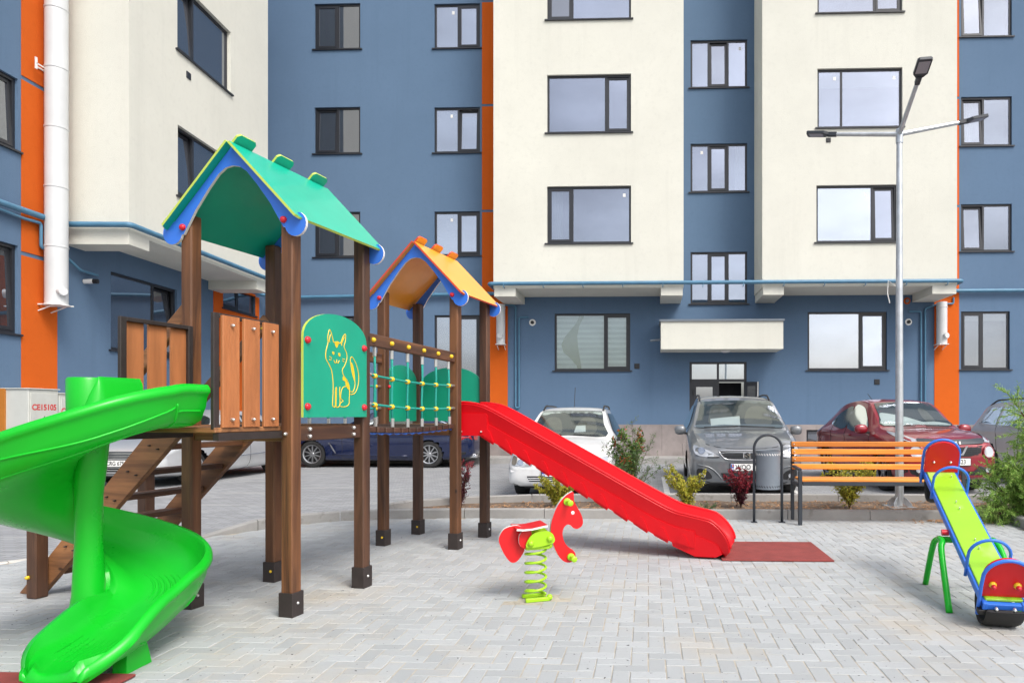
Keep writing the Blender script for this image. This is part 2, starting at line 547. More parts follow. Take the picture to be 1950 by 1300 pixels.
U = .0906
def paver_shape(lx, ly, h=.014, ch=.004):
    a, b = lx/2, ly/2
    vs = [(-a, -b, -h), (a, -b, -h), (a, b, -h), (-a, b, -h), (-a, -b, -ch), (a, -b, -ch), (a, b, -ch), (-a, b, -ch),
          (-a+ch, -b+ch, 0), (a-ch, -b+ch, 0), (a-ch, b-ch, 0), (-a+ch, b-ch, 0)]
    fs = [(8, 9, 10, 11)]
    for i in range(4):
        j = (i+1) % 4
        fs.append((i, j, 4+j, 4+i)); fs.append((4+i, 4+j, 8+j, 8+i))
    return vs, fs
rp = random.Random(3)
cells = []
cf, sf = math.cos(FROT), math.sin(FROT)
for i in range(-100, 70):
    for j in range(20, 110):
        d = (i+j) % 4
        if d == 0: cx, cy, hz = (i+1)*U, (j+.5)*U, 0
        elif d == 2: cx, cy, hz = (i+.5)*U, (j+1)*U, 1
        else: continue
        x = cx*cf - cy*sf; y = cx*sf + cy*cf
        if y < 2.7 or x < -1.15*y-.3 or x > .80*y+.3: continue
        if not inside(x, y, PLAY): continue
        # keep clear of the open socket under the spring rocker
        if abs(x+.626) < .155 and abs(y-4.787) < .10: continue
        cells.append((y, x, hz))
inview = [c for c in cells if c[0] > 3.32 and -.90*c[0] < c[1] < .575*c[0]]
inview.sort()
near = set(inview[:290])
gap = .0034
lx, ly = 2*U-gap, U-gap
shapes = [paver_shape(lx, ly), paver_shape(ly, lx)]
meshes = []
for hz in (0, 1):
    mb = MB(); mb.add(*shapes[hz]); meshes.append(mb.mesh('paver', MP_ONE))
fv = []; ff = []
for c in cells:
    y, x, hz = c
    rz = FROT + rp.uniform(-.006, .006); dz = rp.uniform(-.0016, .0016)
    tx, ty = rp.uniform(-.006, .006), rp.uniform(-.006, .006)
    if c in near:
        o = link('paver', meshes[hz], None, pg)
        o.location = (x, y, dz); o.rotation_euler = (tx, ty, rz)
    else:
        vs, fs = shapes[hz]; n = len(fv); cc, ss = math.cos(rz), math.sin(rz)
        for a, b, h in vs:
            fv.append((x+a*cc-b*ss, y+a*ss+b*cc, h+dz+a*-ty+b*tx))
        ff += [tuple(q+n for q in f) for f in fs]
me = bpy.data.meshes.new('paver_field'); me.from_pydata(fv, [], ff); me.materials.append(MP_ALL)
o = link('paver_field', me, None, pg); tag(o, kind='stuff')

# kerbs: single stones along polylines
def kerb_run(name, pts, h0, h1, width, lab, stone=1.0, taper_first=False, z0=-.12, mat='concrete'):
    root = empty(name, (pts[0][0], pts[0][1], 0)); tag(root, kind='structure')
    ox, oy = pts[0]
    # walk the polyline and drop stones
    P = [Vector((p[0], p[1])) for p in pts]
    seg = []
    for a, b in zip(P[:-1], P[1:]):
        L = (b-a).length
        n = max(1, round(L/stone))
        for k in range(n):
            seg.append((a+(b-a)*k/n, a+(b-a)*(k+1)/n))
    for i, (a, b) in enumerate(seg):
        d = (b-a); L = d.length; d.normalize(); nn = Vector((-d.y, d.x))
        g_ = .004
        za = zb = h1
        if taper_first and i == 0: za = h0
        c = .012
        vs = []
        for (t, zt) in ((g_, za), (L-g_, zb)):
            for (w, z) in ((0, z0), (0, zt-c), (c, zt), (width-c, zt), (width, zt-c), (width, z0)):
                p = a + d*t + nn*w
                vs.append((p.x-ox, p.y-oy, z+random.uniform(-.002, .002)*(z > z0)))
        fs = [(0, 1, 2, 3, 4, 5)[::-1], (6, 7, 8, 9, 10, 11)]
        for k in range(6):
            fs.append((k, (k+1) % 6, 6+(k+1) % 6, 6+k))
        MB().add(vs, fs).build('kerbstone', M[mat], root)
    return root
kerb_run('playground_kerb', EDGE[3:] + [(x, kerbY(x)) for x in (-2, -1, 0, 1, 2, 3, 4, 4.6)], .0, .115, .10, '', 1.0, True)
kerb_run('flush_kerb', EDGE[:4], .004, .004, .10, '', 1.0, mat='kerbwhite')
kerb_run('planter_side_kerb', list(reversed([(4.36, 3.0), (4.40, 6.8), (4.47, 7.6), (4.60, kerbY(4.6))])), .1, .115, .10, '', 1.0)
BACK = [(-3.02, 8.56), (-2.75, 8.95), (-2.2, 9.30), (-1.3, 9.55), (0, 9.66), (1.5, 9.64), (3, 9.60), (4.5, 9.55), (7, 9.48)]
kerb_run('planter_back_kerb', BACK, .1, .165, .10, '', 1.2)
# soil bed
fr = [(x, kerbY(x)+.098) for x in (-2.9, -2, -1, 0, 1, 2, 3, 4, 4.6)]
soil = [(x, y, 0) for x, y in fr] + [(7, 7.9, 0)] + [(x, y, 0) for x, y in reversed(BACK)]
def bed(name, poly, z):
    bnd = [Vector((p[0], p[1])) for p in poly]
    n = len(bnd)
    pts = list(bnd); xs = [p.x for p in bnd]; ys = [p.y for p in bnd]
    step = .09
    x = min(xs)
    while x < max(xs):
        y = min(ys)
        while y < max(ys):
            if inside(x, y, [(p.x, p.y) for p in bnd]): pts.append(Vector((x+random.uniform(-.03, .03), y+random.uniform(-.03, .03))))
            y += step
        x += step
    r_ = delaunay_2d_cdt(pts, [(i, (i+1) % n) for i in range(n)], [], 1, 1e-4)
    vs = [(p.x, p.y, z + random.uniform(-.018, .022)) for p in r_[0]]
    o = MB().add(vs, [tuple(f) for f in r_[2]]).build(name, M['soil'], None, True)
    return tag(o, kind='structure')
bed('planter_soil', soil, .055)
sidebed = [(4.70, kerbY(4.6)+.1), (4.57, 7.6), (4.50, 6.8), (4.46, 3.0), (8, 3.0), (8, 7.88), (7, 7.88)]
bed('planter_soil', sidebed, .055)

# litter of bark and dry leaves on the soil
mb = MB()
rl = random.Random(11)
for k in range(1500):
    x = rl.uniform(-2.6, 5.0); y = rl.uniform(8.5, 9.55)
    if y > 9.5 - max(0, (-1.2-x))*.55: continue
    if rl.random() < .5: y = kerbY(x)+.12+abs(rl.gauss(0, .12))
    a = rl.uniform(0, 6.28); L = rl.uniform(.012, .045); w = rl.uniform(.006, .016)
    z = .07+rl.uniform(0, .02)
    dx, dy = math.cos(a)*L, math.sin(a)*L; ex, ey = -math.sin(a)*w, math.cos(a)*w
    t = rl.uniform(-.01, .02)
    mb.add([(x-dx, y-dy, z), (x+ex, y+ey, z+.006), (x+dx, y+dy, z+t), (x-ex, y-ey, z+.002), (x, y, z+.014)], [(0, 3, 4), (3, 2, 4), (2, 1, 4), (1, 0, 4)])
o = mb.build('bark_litter', M['chip'], None, fix=False); tag(o, 'brown bark and dry leaves scattered over the planter soil', 'bark', kind='stuff')
mb = MB()
for k in range(260):
    x = rl.gauss(4.05, .28); y = kerbY(x)-.06-abs(rl.gauss(0, .10))
    if x > 4.4: continue
    a = rl.uniform(0, 6.28); L = rl.uniform(.012, .035); w = rl.uniform(.006, .014); z = .004+rl.uniform(0, .012)
    dx, dy = math.cos(a)*L, math.sin(a)*L; ex, ey = -math.sin(a)*w, math.cos(a)*w
    mb.add([(x-dx, y-dy, z), (x+ex, y+ey, z+.004), (x+dx, y+dy, z), (x-ex, y-ey, z+.002), (x, y, z+.012)], [(0, 3, 4), (3, 2, 4), (2, 1, 4), (1, 0, 4)])
o = mb.build('dry_leaves', M['chip'], None, fix=False); tag(o, 'small drift of dry leaves against the kerb by the feathery shrub', 'leaves', kind='stuff')

# bay markings on the parking
def strip(p, q, w):
    p = Vector(p); q = Vector(q); d = (q-p).normalized(); n = Vector((-d.y, d.x))*w/2
    return [(p.x+n.x, p.y+n.y, ZP+.004), (p.x-n.x, p.y-n.y, ZP+.004), (q.x-n.x, q.y-n.y, ZP+.004), (q.x+n.x, q.y+n.y, ZP+.004)]
for xa in (-1.85, .66, 2.9, 5.3):
    o = MB().add(strip((xa, 9.9), (xa+.17, 14.6), .10), [(0, 1, 2, 3)]).build('parking_line', M['line'])
    tag(o, kind='structure')
# pavement strip along the building
sw = MB().box(-11, 16, -1.02, .3, -.14, .10, .01)
o = sw.build('pavement', M['concrete']); o.location = (0, 19.43, 0); o.rotation_euler = (0, 0, FROT); tag(o, kind='structure')
# ------------------------------------------------------------------ apartment block
FY = 19.43
def fp(x, y, d=0.0):
    """pixel -> (a, z) on the facade plane moved d towards the camera"""
    Y = (FY - d) / (1 + .0341*(x-PX)/FPX)
    return ((x-PX)/FPX*Y/math.cos(FROT), CAM_H + (PY-y)/FPX*Y)
BL = empty('apartment_block', (0, FY, 0), FROT, label='blue and cream rendered apartment block with orange strips facing the playground', cat='building')
TOP = 15.5

def holed_wall(name, a0, a1, z0, z1, holes, y, mat, parent, rev=.13, frame=None, sign=-1):
    """sheet in the plane y with reveals; holes (a0, a1, z0, z1)"""
    if frame is None: frame = lambda a, yy, z: (a, yy, z)
    A = sorted({a0, a1, *[h[0] for h in holes], *[h[1] for h in holes]})
    Z = sorted({z0, z1, *[h[2] for h in holes], *[h[3] for h in holes]})
    A = [a for a in A if a0 <= a <= a1]; Z = [z for z in Z if z0 <= z <= z1]
    mb = MB()
    for i in range(len(A)-1):
        for j in range(len(Z)-1):
            ca, cz = (A[i]+A[i+1])/2, (Z[j]+Z[j+1])/2
            if any(h[0] < ca < h[1] and h[2] < cz < h[3] for h in holes): continue
            mb.add([frame(A[i], y, Z[j]), frame(A[i+1], y, Z[j]), frame(A[i+1], y, Z[j+1]), frame(A[i], y, Z[j+1])], [(0, 1, 2, 3)])
    for h in holes:
        b0, b1, c0, c1 = max(h[0], a0), min(h[1], a1), max(h[2], z0), min(h[3], z1)
        yb = y + rev
        mb.add([frame(b0, y, c0), frame(b1, y, c0), frame(b1, y, c1), frame(b0, y, c1), frame(b0, yb, c0), frame(b1, yb, c0), frame(b1, yb, c1), frame(b0, yb, c1)],
               [(0, 1, 5, 4), (1, 2, 6, 5), (2, 3, 7, 6), (3, 0, 4, 7)])
    return mb.build(name, mat, parent, fix=True)

def window(parent, a0, a1, z0, z1, y, lights, glass='glass', frame=None, label=None, sill=True, rev=.10, sticker=True, back=None):
    """lights: list of (fraction end, openable, tilt degrees, glass key or None)"""
    if frame is None: frame = lambda a, yy, z: (a, yy, z)
    def fb(mb, b0, b1, c0, c1, y0, y1):
        vs = [(b0,y0,c0),(b1,y0,c0),(b1,y1,c0),(b0,y1,c0),(b0,y0,c1),(b1,y0,c1),(b1,y1,c1),(b0,y1,c1)]
        mb.add([frame(*v) for v in vs], [(0,3,2,1),(4,5,6,7),(0,1,5,4),(1,2,6,5),(2,3,7,6),(3,0,4,7)])
    yf = y + rev - .05; t = .055
    mb = MB()
    fb(mb, a0, a1, z1-t, z1, yf, yf+.06); fb(mb, a0, a1, z0, z0+t, yf, yf+.06)
    fb(mb, a0, a0+t, z0+t, z1-t, yf, yf+.06); fb(mb, a1-t, a1, z0+t, z1-t, yf, yf+.06)
    w = a1-a0; prev = 0.0
    for k, L in enumerate(lights[:-1]):
        c = a0+w*L[0]
        fb(mb, c-t*.5, c+t*.5, z0+t, z1-t, yf+.001, yf+.059)
    W_ = mb.build('window', M['frame'], parent)
    if label: W_['label'] = label
    # the room behind: a shallow niche, some with a blind or a net curtain
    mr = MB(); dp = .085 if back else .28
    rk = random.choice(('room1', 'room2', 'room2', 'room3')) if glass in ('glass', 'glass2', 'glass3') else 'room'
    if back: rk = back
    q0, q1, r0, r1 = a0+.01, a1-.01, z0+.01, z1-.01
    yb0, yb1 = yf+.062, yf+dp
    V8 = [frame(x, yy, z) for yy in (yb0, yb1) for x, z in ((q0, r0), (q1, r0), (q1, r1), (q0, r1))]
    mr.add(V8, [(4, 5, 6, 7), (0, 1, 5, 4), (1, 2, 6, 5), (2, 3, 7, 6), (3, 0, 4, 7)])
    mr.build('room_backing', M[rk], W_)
    if glass in ('glass', 'glass2', 'glass3') and not back and random.random() < .55:
        kind = random.random()
        if kind < .4:
            hgt = (r1-r0)*random.uniform(.12, .35); mc = MB(); fb(mc, q0+.03, q1-.03, r1-hgt, r1, yf+.10, yf+.108); mc.build('roller_blind', M['blindw'], W_)
        else:
            wd = (q1-q0)*random.uniform(.14, .30); mc = MB(); n = 14
            left = random.random() < .5
            xs = [(q0+.01+wd*i/n) if left else (q1-.01-wd*i/n) for i in range(n+1)]
            vs = [frame(x, yf+.14+.018*math.sin(i*2.1), z) for i, x in enumerate(xs) for z in (r0, r1)]
            mc.add(vs, [(2*i, 2*i+1, 2*i+3, 2*i+2) for i in range(n)]); mc.build('curtain', M['blindw'], W_)
    for k, L in enumerate(lights):
        b0 = a0+w*prev + (t if k == 0 else t*.5); b1 = a0+w*L[0] - (t if k == len(lights)-1 else t*.5)
        prev = L[0]
        c0, c1 = z0+t, z1-t
        gk = L[3] if len(L) > 3 and L[3] else glass
        if L[1]:
            s = .06; tilt = R(L[2]); ys = yf - .012
            fr0 = frame
            def tf(a, yy, z, c0=c0, tilt=tilt, yp=ys):   # tilts inwards about its bottom edge
                dz = z-c0; dy = yy-yp
                return fr0(a, yp + dy*math.cos(tilt) + dz*math.sin(tilt), c0 + dz*math.cos(tilt) - dy*math.sin(tilt))
            def sb(mb, p0, p1, q0, q1, y0, y1):
                vs = [(p0,y0,q0),(p1,y0,q0),(p1,y1,q0),(p0,y1,q0),(p0,y0,q1),(p1,y0,q1),(p1,y1,q1),(p0,y1,q1)]
                mb.add([tf(*v) for v in vs], [(0,3,2,1),(4,5,6,7),(0,1,5,4),(1,2,6,5),(2,3,7,6),(3,0,4,7)])
            ms = MB()
            sb(ms, b0, b1, c1-s, c1, ys, ys+.05); sb(ms, b0, b1, c0, c0+s, ys, ys+.05)
            sb(ms, b0, b0+s, c0+s, c1-s, ys, ys+.05); sb(ms, b1-s, b1, c0+s, c1-s, ys, ys+.05)
            ms.build('sash', M['frame'], W_)
            mg = MB(); sb(mg, b0+s, b1-s, c0+s, c1-s, ys+.018, ys+.026); mg.build('pane', M[gk], W_)
        else:
            mg = MB(); fb(mg, b0, b1, c0, c1, yf+.02, yf+.028); mg.build('pane', M[gk], W_)
        if sticker and gk in ('glass', 'glass2') and random.random() < .55:
            mk = MB(); sa = b1-.16 - random.uniform(0, .05); sz = c1-.22
            fb(mk, sa, sa+.07, sz, sz+.09, yf+(.0035 if L[1] else .0165), yf+(.005 if L[1] else .018))
            if not L[1]: mk.build('sticker', M['white'], W_)
    if sill:
        ms = MB(); fb(ms, a0-.06, a1+.06, z0-.035, z0-.003, y-.045, y+rev)
        ms.build('sill', M['frame'], W_)
    return W_

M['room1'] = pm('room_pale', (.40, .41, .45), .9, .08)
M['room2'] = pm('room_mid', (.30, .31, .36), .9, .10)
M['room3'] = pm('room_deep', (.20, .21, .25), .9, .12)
M['blindw'] = pm('white_fabric', (.72, .72, .72), .9, .04)
# ---- window rectangles from the photograph (x0, x1, y top, y bottom)
def rect(x0, x1, yt, yb, d=0.0):
    a0, z1 = fp(x0, yt, d); a1, z0 = fp(x1, yb, d)
    return (a0, a1, z0, z1)
colA = [rect(599, 686, -192, -107), rect(599, 686, 8, 93), rect(599, 686, 205, 292), rect(599, 686, 404, 489), rect(599, 686, 602, 705)]
colB = [rect(827, 914, -194, -109), rect(827, 914, 8, 91), rect(827, 914, 205, 290), rect(827, 914, 403, 486), rect(827, 914, 600, 752)]
colD = [rect(1315, 1423, -118, -28), rect(1315, 1423, 77, 166), rect(1315, 1423, 274, 365), rect(1315, 1423, 480, 578)]
colF = [rect(1830, 1927, -136, -40), rect(1830, 1927, -24, 69), rect(1830, 1927, 185, 277), rect(1830, 1927, 389, 478), rect(1830, 1923, 593, 703)]
gw1 = rect(1056, 1200, 597, 705); gw2 = rect(1538, 1689, 594, 704)
door_r = rect(1313, 1422, 689, 864)
aO0, aO1 = fp(918, 500)[0], fp(967, 500)[0]
aO2, aO3 = fp(1779, 500)[0], fp(1826, 500)[0]
aL, aR = fp(505, 500)[0]-.3, 14.0
zP = fp(1250, 808)[1]
# one blue sheet with every opening, orange strips proud of it
blue_holes = colA + colB + colD + colF + [gw1, gw2, door_r]
holed_wall('wall', aL, aR, zP, TOP, blue_holes, 0.0, M['blue'], BL)
def orange(a0, a1, name='orange_strip'):
    rows = [0.10, *[fp(918, yy)[1] for yy in (600, 402, 201, 3, -195)], TOP]
    h = .07
    prev = zP if True else 0
    zs = [zP] + [fp((918), yy)[1] for yy in (402, 201, 3, -195)] + [TOP]
    for i in range(len(zs)-1):
        MB().box(a0, a1, -.012, .05, zs[i]+(h/2 if i else 0), zs[i+1]-(h/2 if i < len(zs)-2 else 0)).build('orange_strip', M['orange'], BL)
orange(aO0, aO1); orange(aO2, aO3)
# plinth of stone slabs
pa = aL
k = 0
bw = fp(1535, 818)[0], fp(1578, 845)[0], fp(1535, 845)[1], fp(1535, 818)[1]
while pa < aR:
    w = .62
    if pa + w < door_r[0] or pa > door_r[1]:
        if not (pa < bw[1] and pa+w > bw[0]):
            MB().box(pa+.002, pa+w-.002, -.05, .1, .09, zP, .004).build('plinth_slab', M['plinth'], BL)
        else:
            for q in ((pa+.002, bw[0], .09, zP), (bw[1], pa+w-.002, .09, zP), (max(pa+.002, bw[0]), min(pa+w-.002, bw[1]), bw[3], zP), (max(pa+.002, bw[0]), min(pa+w-.002, bw[1]), .09, bw[2])):
                if q[1]-q[0] > .01: MB().box(q[0], q[1], -.05, .1, q[2], q[3]).build('plinth_slab', M['plinth'], BL)
    pa += w
window(BL, bw[0], bw[1], bw[2], bw[3], -.05, [(1.0, False, 0, 'glassdark')], rev=.12, sill=False)
# windows
for i, r_ in enumerate(colA):
    window(BL, *r_, 0.0, [(.5, True, 0 if i % 2 else 2.5), (1.0, False, 0)], glass='glassdark')
for i, r_ in enumerate(colB):
    if i < 4: window(BL, *r_, 0.0, [(.52, False, 0), (1.0, True, (0, 0, 4, 0)[i])], glass='glass2', back='blindw')
    else: window(BL, *r_, 0.0, [(.52, False, 0), (1.0, True, 0)], glass='glass2', back='blindw')
for i, r_ in enumerate(colD):
    window(BL, *r_, 0.0, [(.32, False, 0), (.66, True, (0, 3, 2, 1)[i]), (1.0, False, 0)], glass='glass')
for i, r_ in enumerate(colF):
    window(BL, *r_, 0.0, [(.45, True, (0, 3.5, 3, 3.5, 0)[i]), (1.0, False, 0)], glass='glass3')
# ground floor windows: one with a day-night blind behind clear glass
W1 = window(BL, *gw1, 0.0, [(.665, False, 0, 'glassclear'), (1.0, True, 0, 'glassclear')], label='ground floor window with striped blinds', sticker=False)
M['blind'] = pm('pale_blind', (.74, .75, .75), .8, .04)
M['blindgrey'] = pm('sheer_blind', (.50, .53, .55), .8, .05)
nb = 22
for k in range(nb):
    zz0 = gw1[2] + (gw1[3]-gw1[2])*k/nb; zz1 = gw1[2]+(gw1[3]-gw1[2])*(k+1)/nb
    MB().box(gw1[0]+.05, gw1[1]-.05, .13+(.006 if k % 2 else 0), .14+(.006 if k % 2 else 0), zz0, zz1).build('blind_strip', M['blind' if k % 2 else 'blindgrey'], W1)
wv = [(1103, 597), (1098, 612), (1088, 625), (1075, 640), (1068, 655), (1072, 670), (1086, 682), (1097, 695), (1100, 704), (1107, 704), (1105, 690), (1100, 660), (1098, 640), (1102, 620), (1110, 604), (1112, 597)]
wvp = [fp(x, y) for x, y in wv]
M['sage'] = pm('sage_reflection', (.20, .25, .14), .9, .12, 6)
MB().prism(wvp, .120, .126, lambda a, b, t: (a, t, b)).build('wavy_reflection', M['sage'], W1)  # wavy reflection in the pane, put in as a sage coloured strip
window(BL, *gw2, 0.0, [(.665, False, 0), (1.0, True, 1.2)], glass='glass2')

# entrance
DZ0, DZ1 = door_r[2], door_r[3]; DA0, DA1 = door_r[0], door_r[1]
zt = fp(1313, 723)[1]
mb = MB()
mb.box(DA0, DA1, .03, .09, zt-.06, zt+.02); mb.box(DA0, DA1, .03, .09, DZ1-.06, DZ1); mb.box(DA0, DA0+.07, .03, .09, DZ0, DZ1-.06); mb.box(DA1-.07, DA1, .03, .09, DZ0, DZ1-.06)
mid = (DA0+DA1)/2
mb.box(mid-.03, mid+.03, .031, .089, zt+.02, DZ1-.06); mb.box(mid-.03, mid+.03, .031, .089, DZ0, zt-.06)
DF = mb.build('door_frame', M['frame'], BL)
MB().box(DA0+.07, mid-.03, .05, .058, zt+.02, DZ1-.06).build('transom_pane', M['glass2'], DF)
MB().box(mid+.03, DA1-.07, .05, .058, zt+.02, DZ1-.06).build('transom_pane', M['glass2'], DF)
mb = MB()
mb.box(DA0+.07, mid-.03, .04, .08, zt-.2, zt-.06); mb.box(DA0+.07, DA0+.19, .04, .08, DZ0, zt-.2); mb.box(mid-.15, mid-.03, .04, .08, DZ0, zt-.2); mb.box(DA0+.19, mid-.15, .04, .08, DZ0, DZ0+.5)
D1 = mb.build('door', M['frame'], BL)
MB().box(DA0+.19, mid-.15, .055, .062, DZ0+.5, zt-.2).build('pane', M['glass2'], D1)
MB().box(DA0+.10, DA0+.13, -.02, .04, zt-.42, zt-.28).build('handle', M['black'], D1)
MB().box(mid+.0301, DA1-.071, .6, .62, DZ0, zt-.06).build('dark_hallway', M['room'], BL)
# the open leaf, swung outwards on its right hinge
hx = DA1-.07; ang = R(-62); LW = DA1-.07-mid-.03
def swing(x, y, z):
    dx, dy = -x, y          # x measured from hinge
    return (hx + math.cos(math.pi+ang)*-0 + (-(x))*-math.cos(R(118))*-1 if False else hx + x*math.cos(R(-28)), .05 + x*math.sin(R(-28)) + y, z)
def sbx(mb, x0, x1, z0, z1, t0, t1):
    ca, sa = math.cos(R(-28)), math.sin(R(-28))
    vs = []
    for z in (z0, z1):
        for x, t in ((x0, t0), (x1, t0), (x1, t1), (x0, t1)):
            vs.append((hx + x*ca - t*sa, .02 + x*sa + t*ca, z))
    mb.add(vs, [(0,3,2,1),(4,5,6,7),(0,1,5,4),(1,2,6,5),(2,3,7,6),(3,0,4,7)])
LW = .42
mb = MB(); zz = zt-.06
sbx(mb, 0, LW, zz-.12, zz, 0, .045); sbx(mb, 0, .09, DZ0, zz-.12, 0, .045); sbx(mb, LW-.09, LW, DZ0, zz-.12, 0, .045); sbx(mb, .09, LW-.09, DZ0, DZ0+.5, 0, .045)
D2 = mb.build('door', M['frame'], BL); D2['label'] = 'entrance door leaf standing open'
mb = MB(); sbx(mb, .09, LW-.09, DZ0+.5, zz-.12, .016, .024); mb.build('pane', M['glassdark'], D2)
mb = MB(); sbx(mb, LW-.03, LW-.002, DZ0, zz, -.004, .0); mb.build('edge_strip', M['white'], D2)
# canopy over the entrance
c0a, c1z = fp(1261, 612, 1.0); c1a, c0z = fp(1494, 664, 1.0)
CN = MB().box(c0a, c1a, -1.0, 0.0, c0z, c1z).build('entrance_canopy', M['cream'], BL)
MB().box(c0a-.04, c1a+.03, -1.04, 0.0, c1z+.001, c1z+.055).build('coping', M['grey_metal'], CN)
MB().lathe([(0, -.05), (.09, -.045), (.13, -.02), (.14, 0)], 16, Matrix.Translation(((c0a+c1a)/2+.15, -.5, c0z-.001))).build('ceiling_lamp', M['white'], CN, 40)
mb = MB(); mb.tube([(c0a+.02, -.62, c0z+.30), (c0a-.28, -.62, c0z+.27)], .03, 10); mb.build('drain_spout', M['grey_metal'], CN, 40)
# bays
BD = 1.36
def bay(x0, x1, wins, blocks):
    a0 = fp(x0, 300, BD)[0]; a1 = fp(x1, 300, BD)[0]
    zb = fp(1000, 549, BD)[1]; zk = fp(1000, 564, BD)[1]
    hs_ = [rect(*w, BD) for w in wins]
    B = holed_wall('bay_wall', a0, a1, zb, TOP, hs_, -BD, M['cream'], BL, rev=.14)
    mb = MB()
    mb.add([(a0, -BD, zb), (a0, .0, zb), (a0, .0, TOP), (a0, -BD, TOP)], [(0, 1, 2, 3)])
    mb.add([(a1, -BD, zb), (a1, .0, zb), (a1, .0, TOP), (a1, -BD, TOP)], [(0, 1, 2, 3)])
    mb.add([(a0, -BD, zb), (a1, -BD, zb), (a1, 0, zb), (a0, 0, zb)], [(0, 1, 2, 3)])
    mb.build('bay_side', M['cream'], BL)
    for bx0, bx1 in blocks:
        b0 = fp(bx0, 500, BD)[0]; b1 = fp(bx1, 500, BD)[0]
        MB().box(b0, b1, -BD-.0015, -.0005, zk, zb-.0005).build('bay_bracket', M['cream'], BL)
    return a0, a1, hs_
b1 = bay(943, 1305, [(1045, 1205, -73, 35), (1045, 1205, 143, 251), (1045, 1205, 355, 462)], [(944.5, 985), (1262, 1303.5)])
b2 = bay(1455, 1826, [(1560, 1722, -86, 22), (1560, 1722, 131, 241), (1558, 1712, 353, 460)], [(1456.5, 1496), (1779, 1824.5)])
for i, h in enumerate(b1[2]):
    window(BL, *h, -BD, [[(.30, True, 3, 'glassdark'), (1.0, False, 0)], [(.70, False, 0), (1.0, True, 1.5)], [(.30, True, 0), (1.0, False, 0)]][i], glass='glass', rev=.12)
for i, h in enumerate(b2[2]):
    window(BL, *h, -BD, [[(.68, False, 0), (1.0, True, 0)], [(.29, False, 0), (1.0, False, 0)], [(.70, False, 0, 'glass2'), (1.0, True, 2.5)]][i], glass='glass', rev=.12)
MB().box(aL, aR, 0.0, 8, TOP, TOP+.1).build('roof', M['plinth'], BL)
# little wall vents
def vent(x, y, d, r=.075):
    a, z = fp(x, y, d)
    o = MB().box(a-r, a+r, -d-.02, -d+.01, z-r, z+r, .006).build('wall_vent', M['frame'], BL)
    for k in range(2):
        for j in range(2):
            MB().box(a-r*.75+r*.8*k, a-r*.75+r*.8*k+r*.62, -d-.024, -d-.0202, z-r*.75+r*.8*j, z-r*.75+r*.8*j+r*.62).build('vent_opening', M['black'], o)
vent(1213, 697, 0); vent(1670, 727, 0); vent(1581, 267, BD, .06)
# round flue outlets in the wall
def outlet(x, y, mat='white'):
    a, z = fp(x, y)
    Mx = Matrix.Translation((a, 0, z)) @ Matrix.Rotation(R(90), 4, 'X')
    o = MB().lathe([(0, .01), (.07, .012), (.095, .012), (.095, 0)], 18, Mx).build('wall_outlet', M[mat], BL, 40)
    MB().lathe([(0, .06), (.045, .06), (.05, .05), (.05, .0125)], 14, Mx).build('outlet_pipe', M['black' if mat == 'white' else 'grey_metal'], o, 40)
outlet(1014, 614); outlet(1730, 613); outlet(1727, 573, 'orange')

# ------------------------------------------------------------------ wing at the left
WG = empty('apartment_wing', (-10.30, 12.5, 0), math.atan2(1, -.023), label='side wing of the apartment block with a cream bay over a blue ground floor', cat='building')
# local x runs away from the camera along the wing, local +y points out of the scene (to the left); the yard is at -y
def wp(x, y, d=0.0):
    """pixel -> (t, z) on the wing plane moved d into the yard"""
    # plane: X = -10.30 + d - .023*(Y-12.5)
    k = (x-PX)/FPX
    Y = (-10.30 + d + .023*12.5) / (k + .023)
    return (Y-12.5, CAM_H + (PY-y)/FPX*Y)
def wrect(x0, x1, yt0, yb0, d=0.0):
    t0, z1 = wp(x0, yt0, d); t1, _ = wp(x1, yt0, d); _, z0 = wp(x0, yb0, d)
    return (t0, t1, z0, z1)
WB = 1.20
near_w = [(wp(-110, 200)[0], wp(18, 200)[0]) ]
def nw(xr, yt, yb, xl=-150):
    t0 = wp(xl, 0)[0]; t1, z1 = wp(xr, yt); _, z0 = wp(xr, yb); return (t0, t1, z0, z1)
nwin = [nw(34, 151, 288), nw(34, 468, 636), nw(34, -150, -20)]
gwin = (wp(211, 0)[0], wp(337, 0)[0], wp(211, 665)[1], wp(211, 516)[1])
fwin = (wp(424, 0)[0], wp(486, 0)[0], wp(424, 585)[1], wp(424, 540)[1])
t_end = 7.6
holed_wall('wall', -3.2, t_end, .1, TOP, nwin+[gwin, fwin], 0.0, M['blue'], WG)
to0, to1 = wp(40, 300)[0], wp(108, 300)[0]
zs = [.1] + [wp(63, yy)[1] for yy in (488, 160, -168)] + [TOP]
for i in range(len(zs)-1):
    MB().box(to0, to1, -.012, .05, zs[i]+(.035 if i else 0), zs[i+1]-(.035 if i < len(zs)-2 else 0)).build('orange_strip', M['orange'], WG)
t2 = wp(406, 500)[0], wp(493, 500)[0]
hz0, hz1 = .1, 4.6
for q in ((t2[0], fwin[0], hz0, hz1), (fwin[1], t2[1], hz0, hz1), (fwin[0], fwin[1], hz0, fwin[2]-.04), (fwin[0], fwin[1], fwin[3], hz1)):
    MB().box(q[0], q[1], -.012, .05, q[2], q[3]).build('orange_strip', M['orange'], WG)
for i, n_ in enumerate(nwin): window(WG, *n_, 0.0, [(.5, False, 0), (1.0, True, 2.5)], glass='glassdark')
window(WG, *gwin, 0.0, [(.64, False, 0), (1.0, True, 5)], glass='glassdark')
window(WG, *fwin, 0.0, [(.5, True, 3), (1.0, False, 0)], glass='glassdark')
bt1 = 5.1
zb, zk = 4.61, 4.40
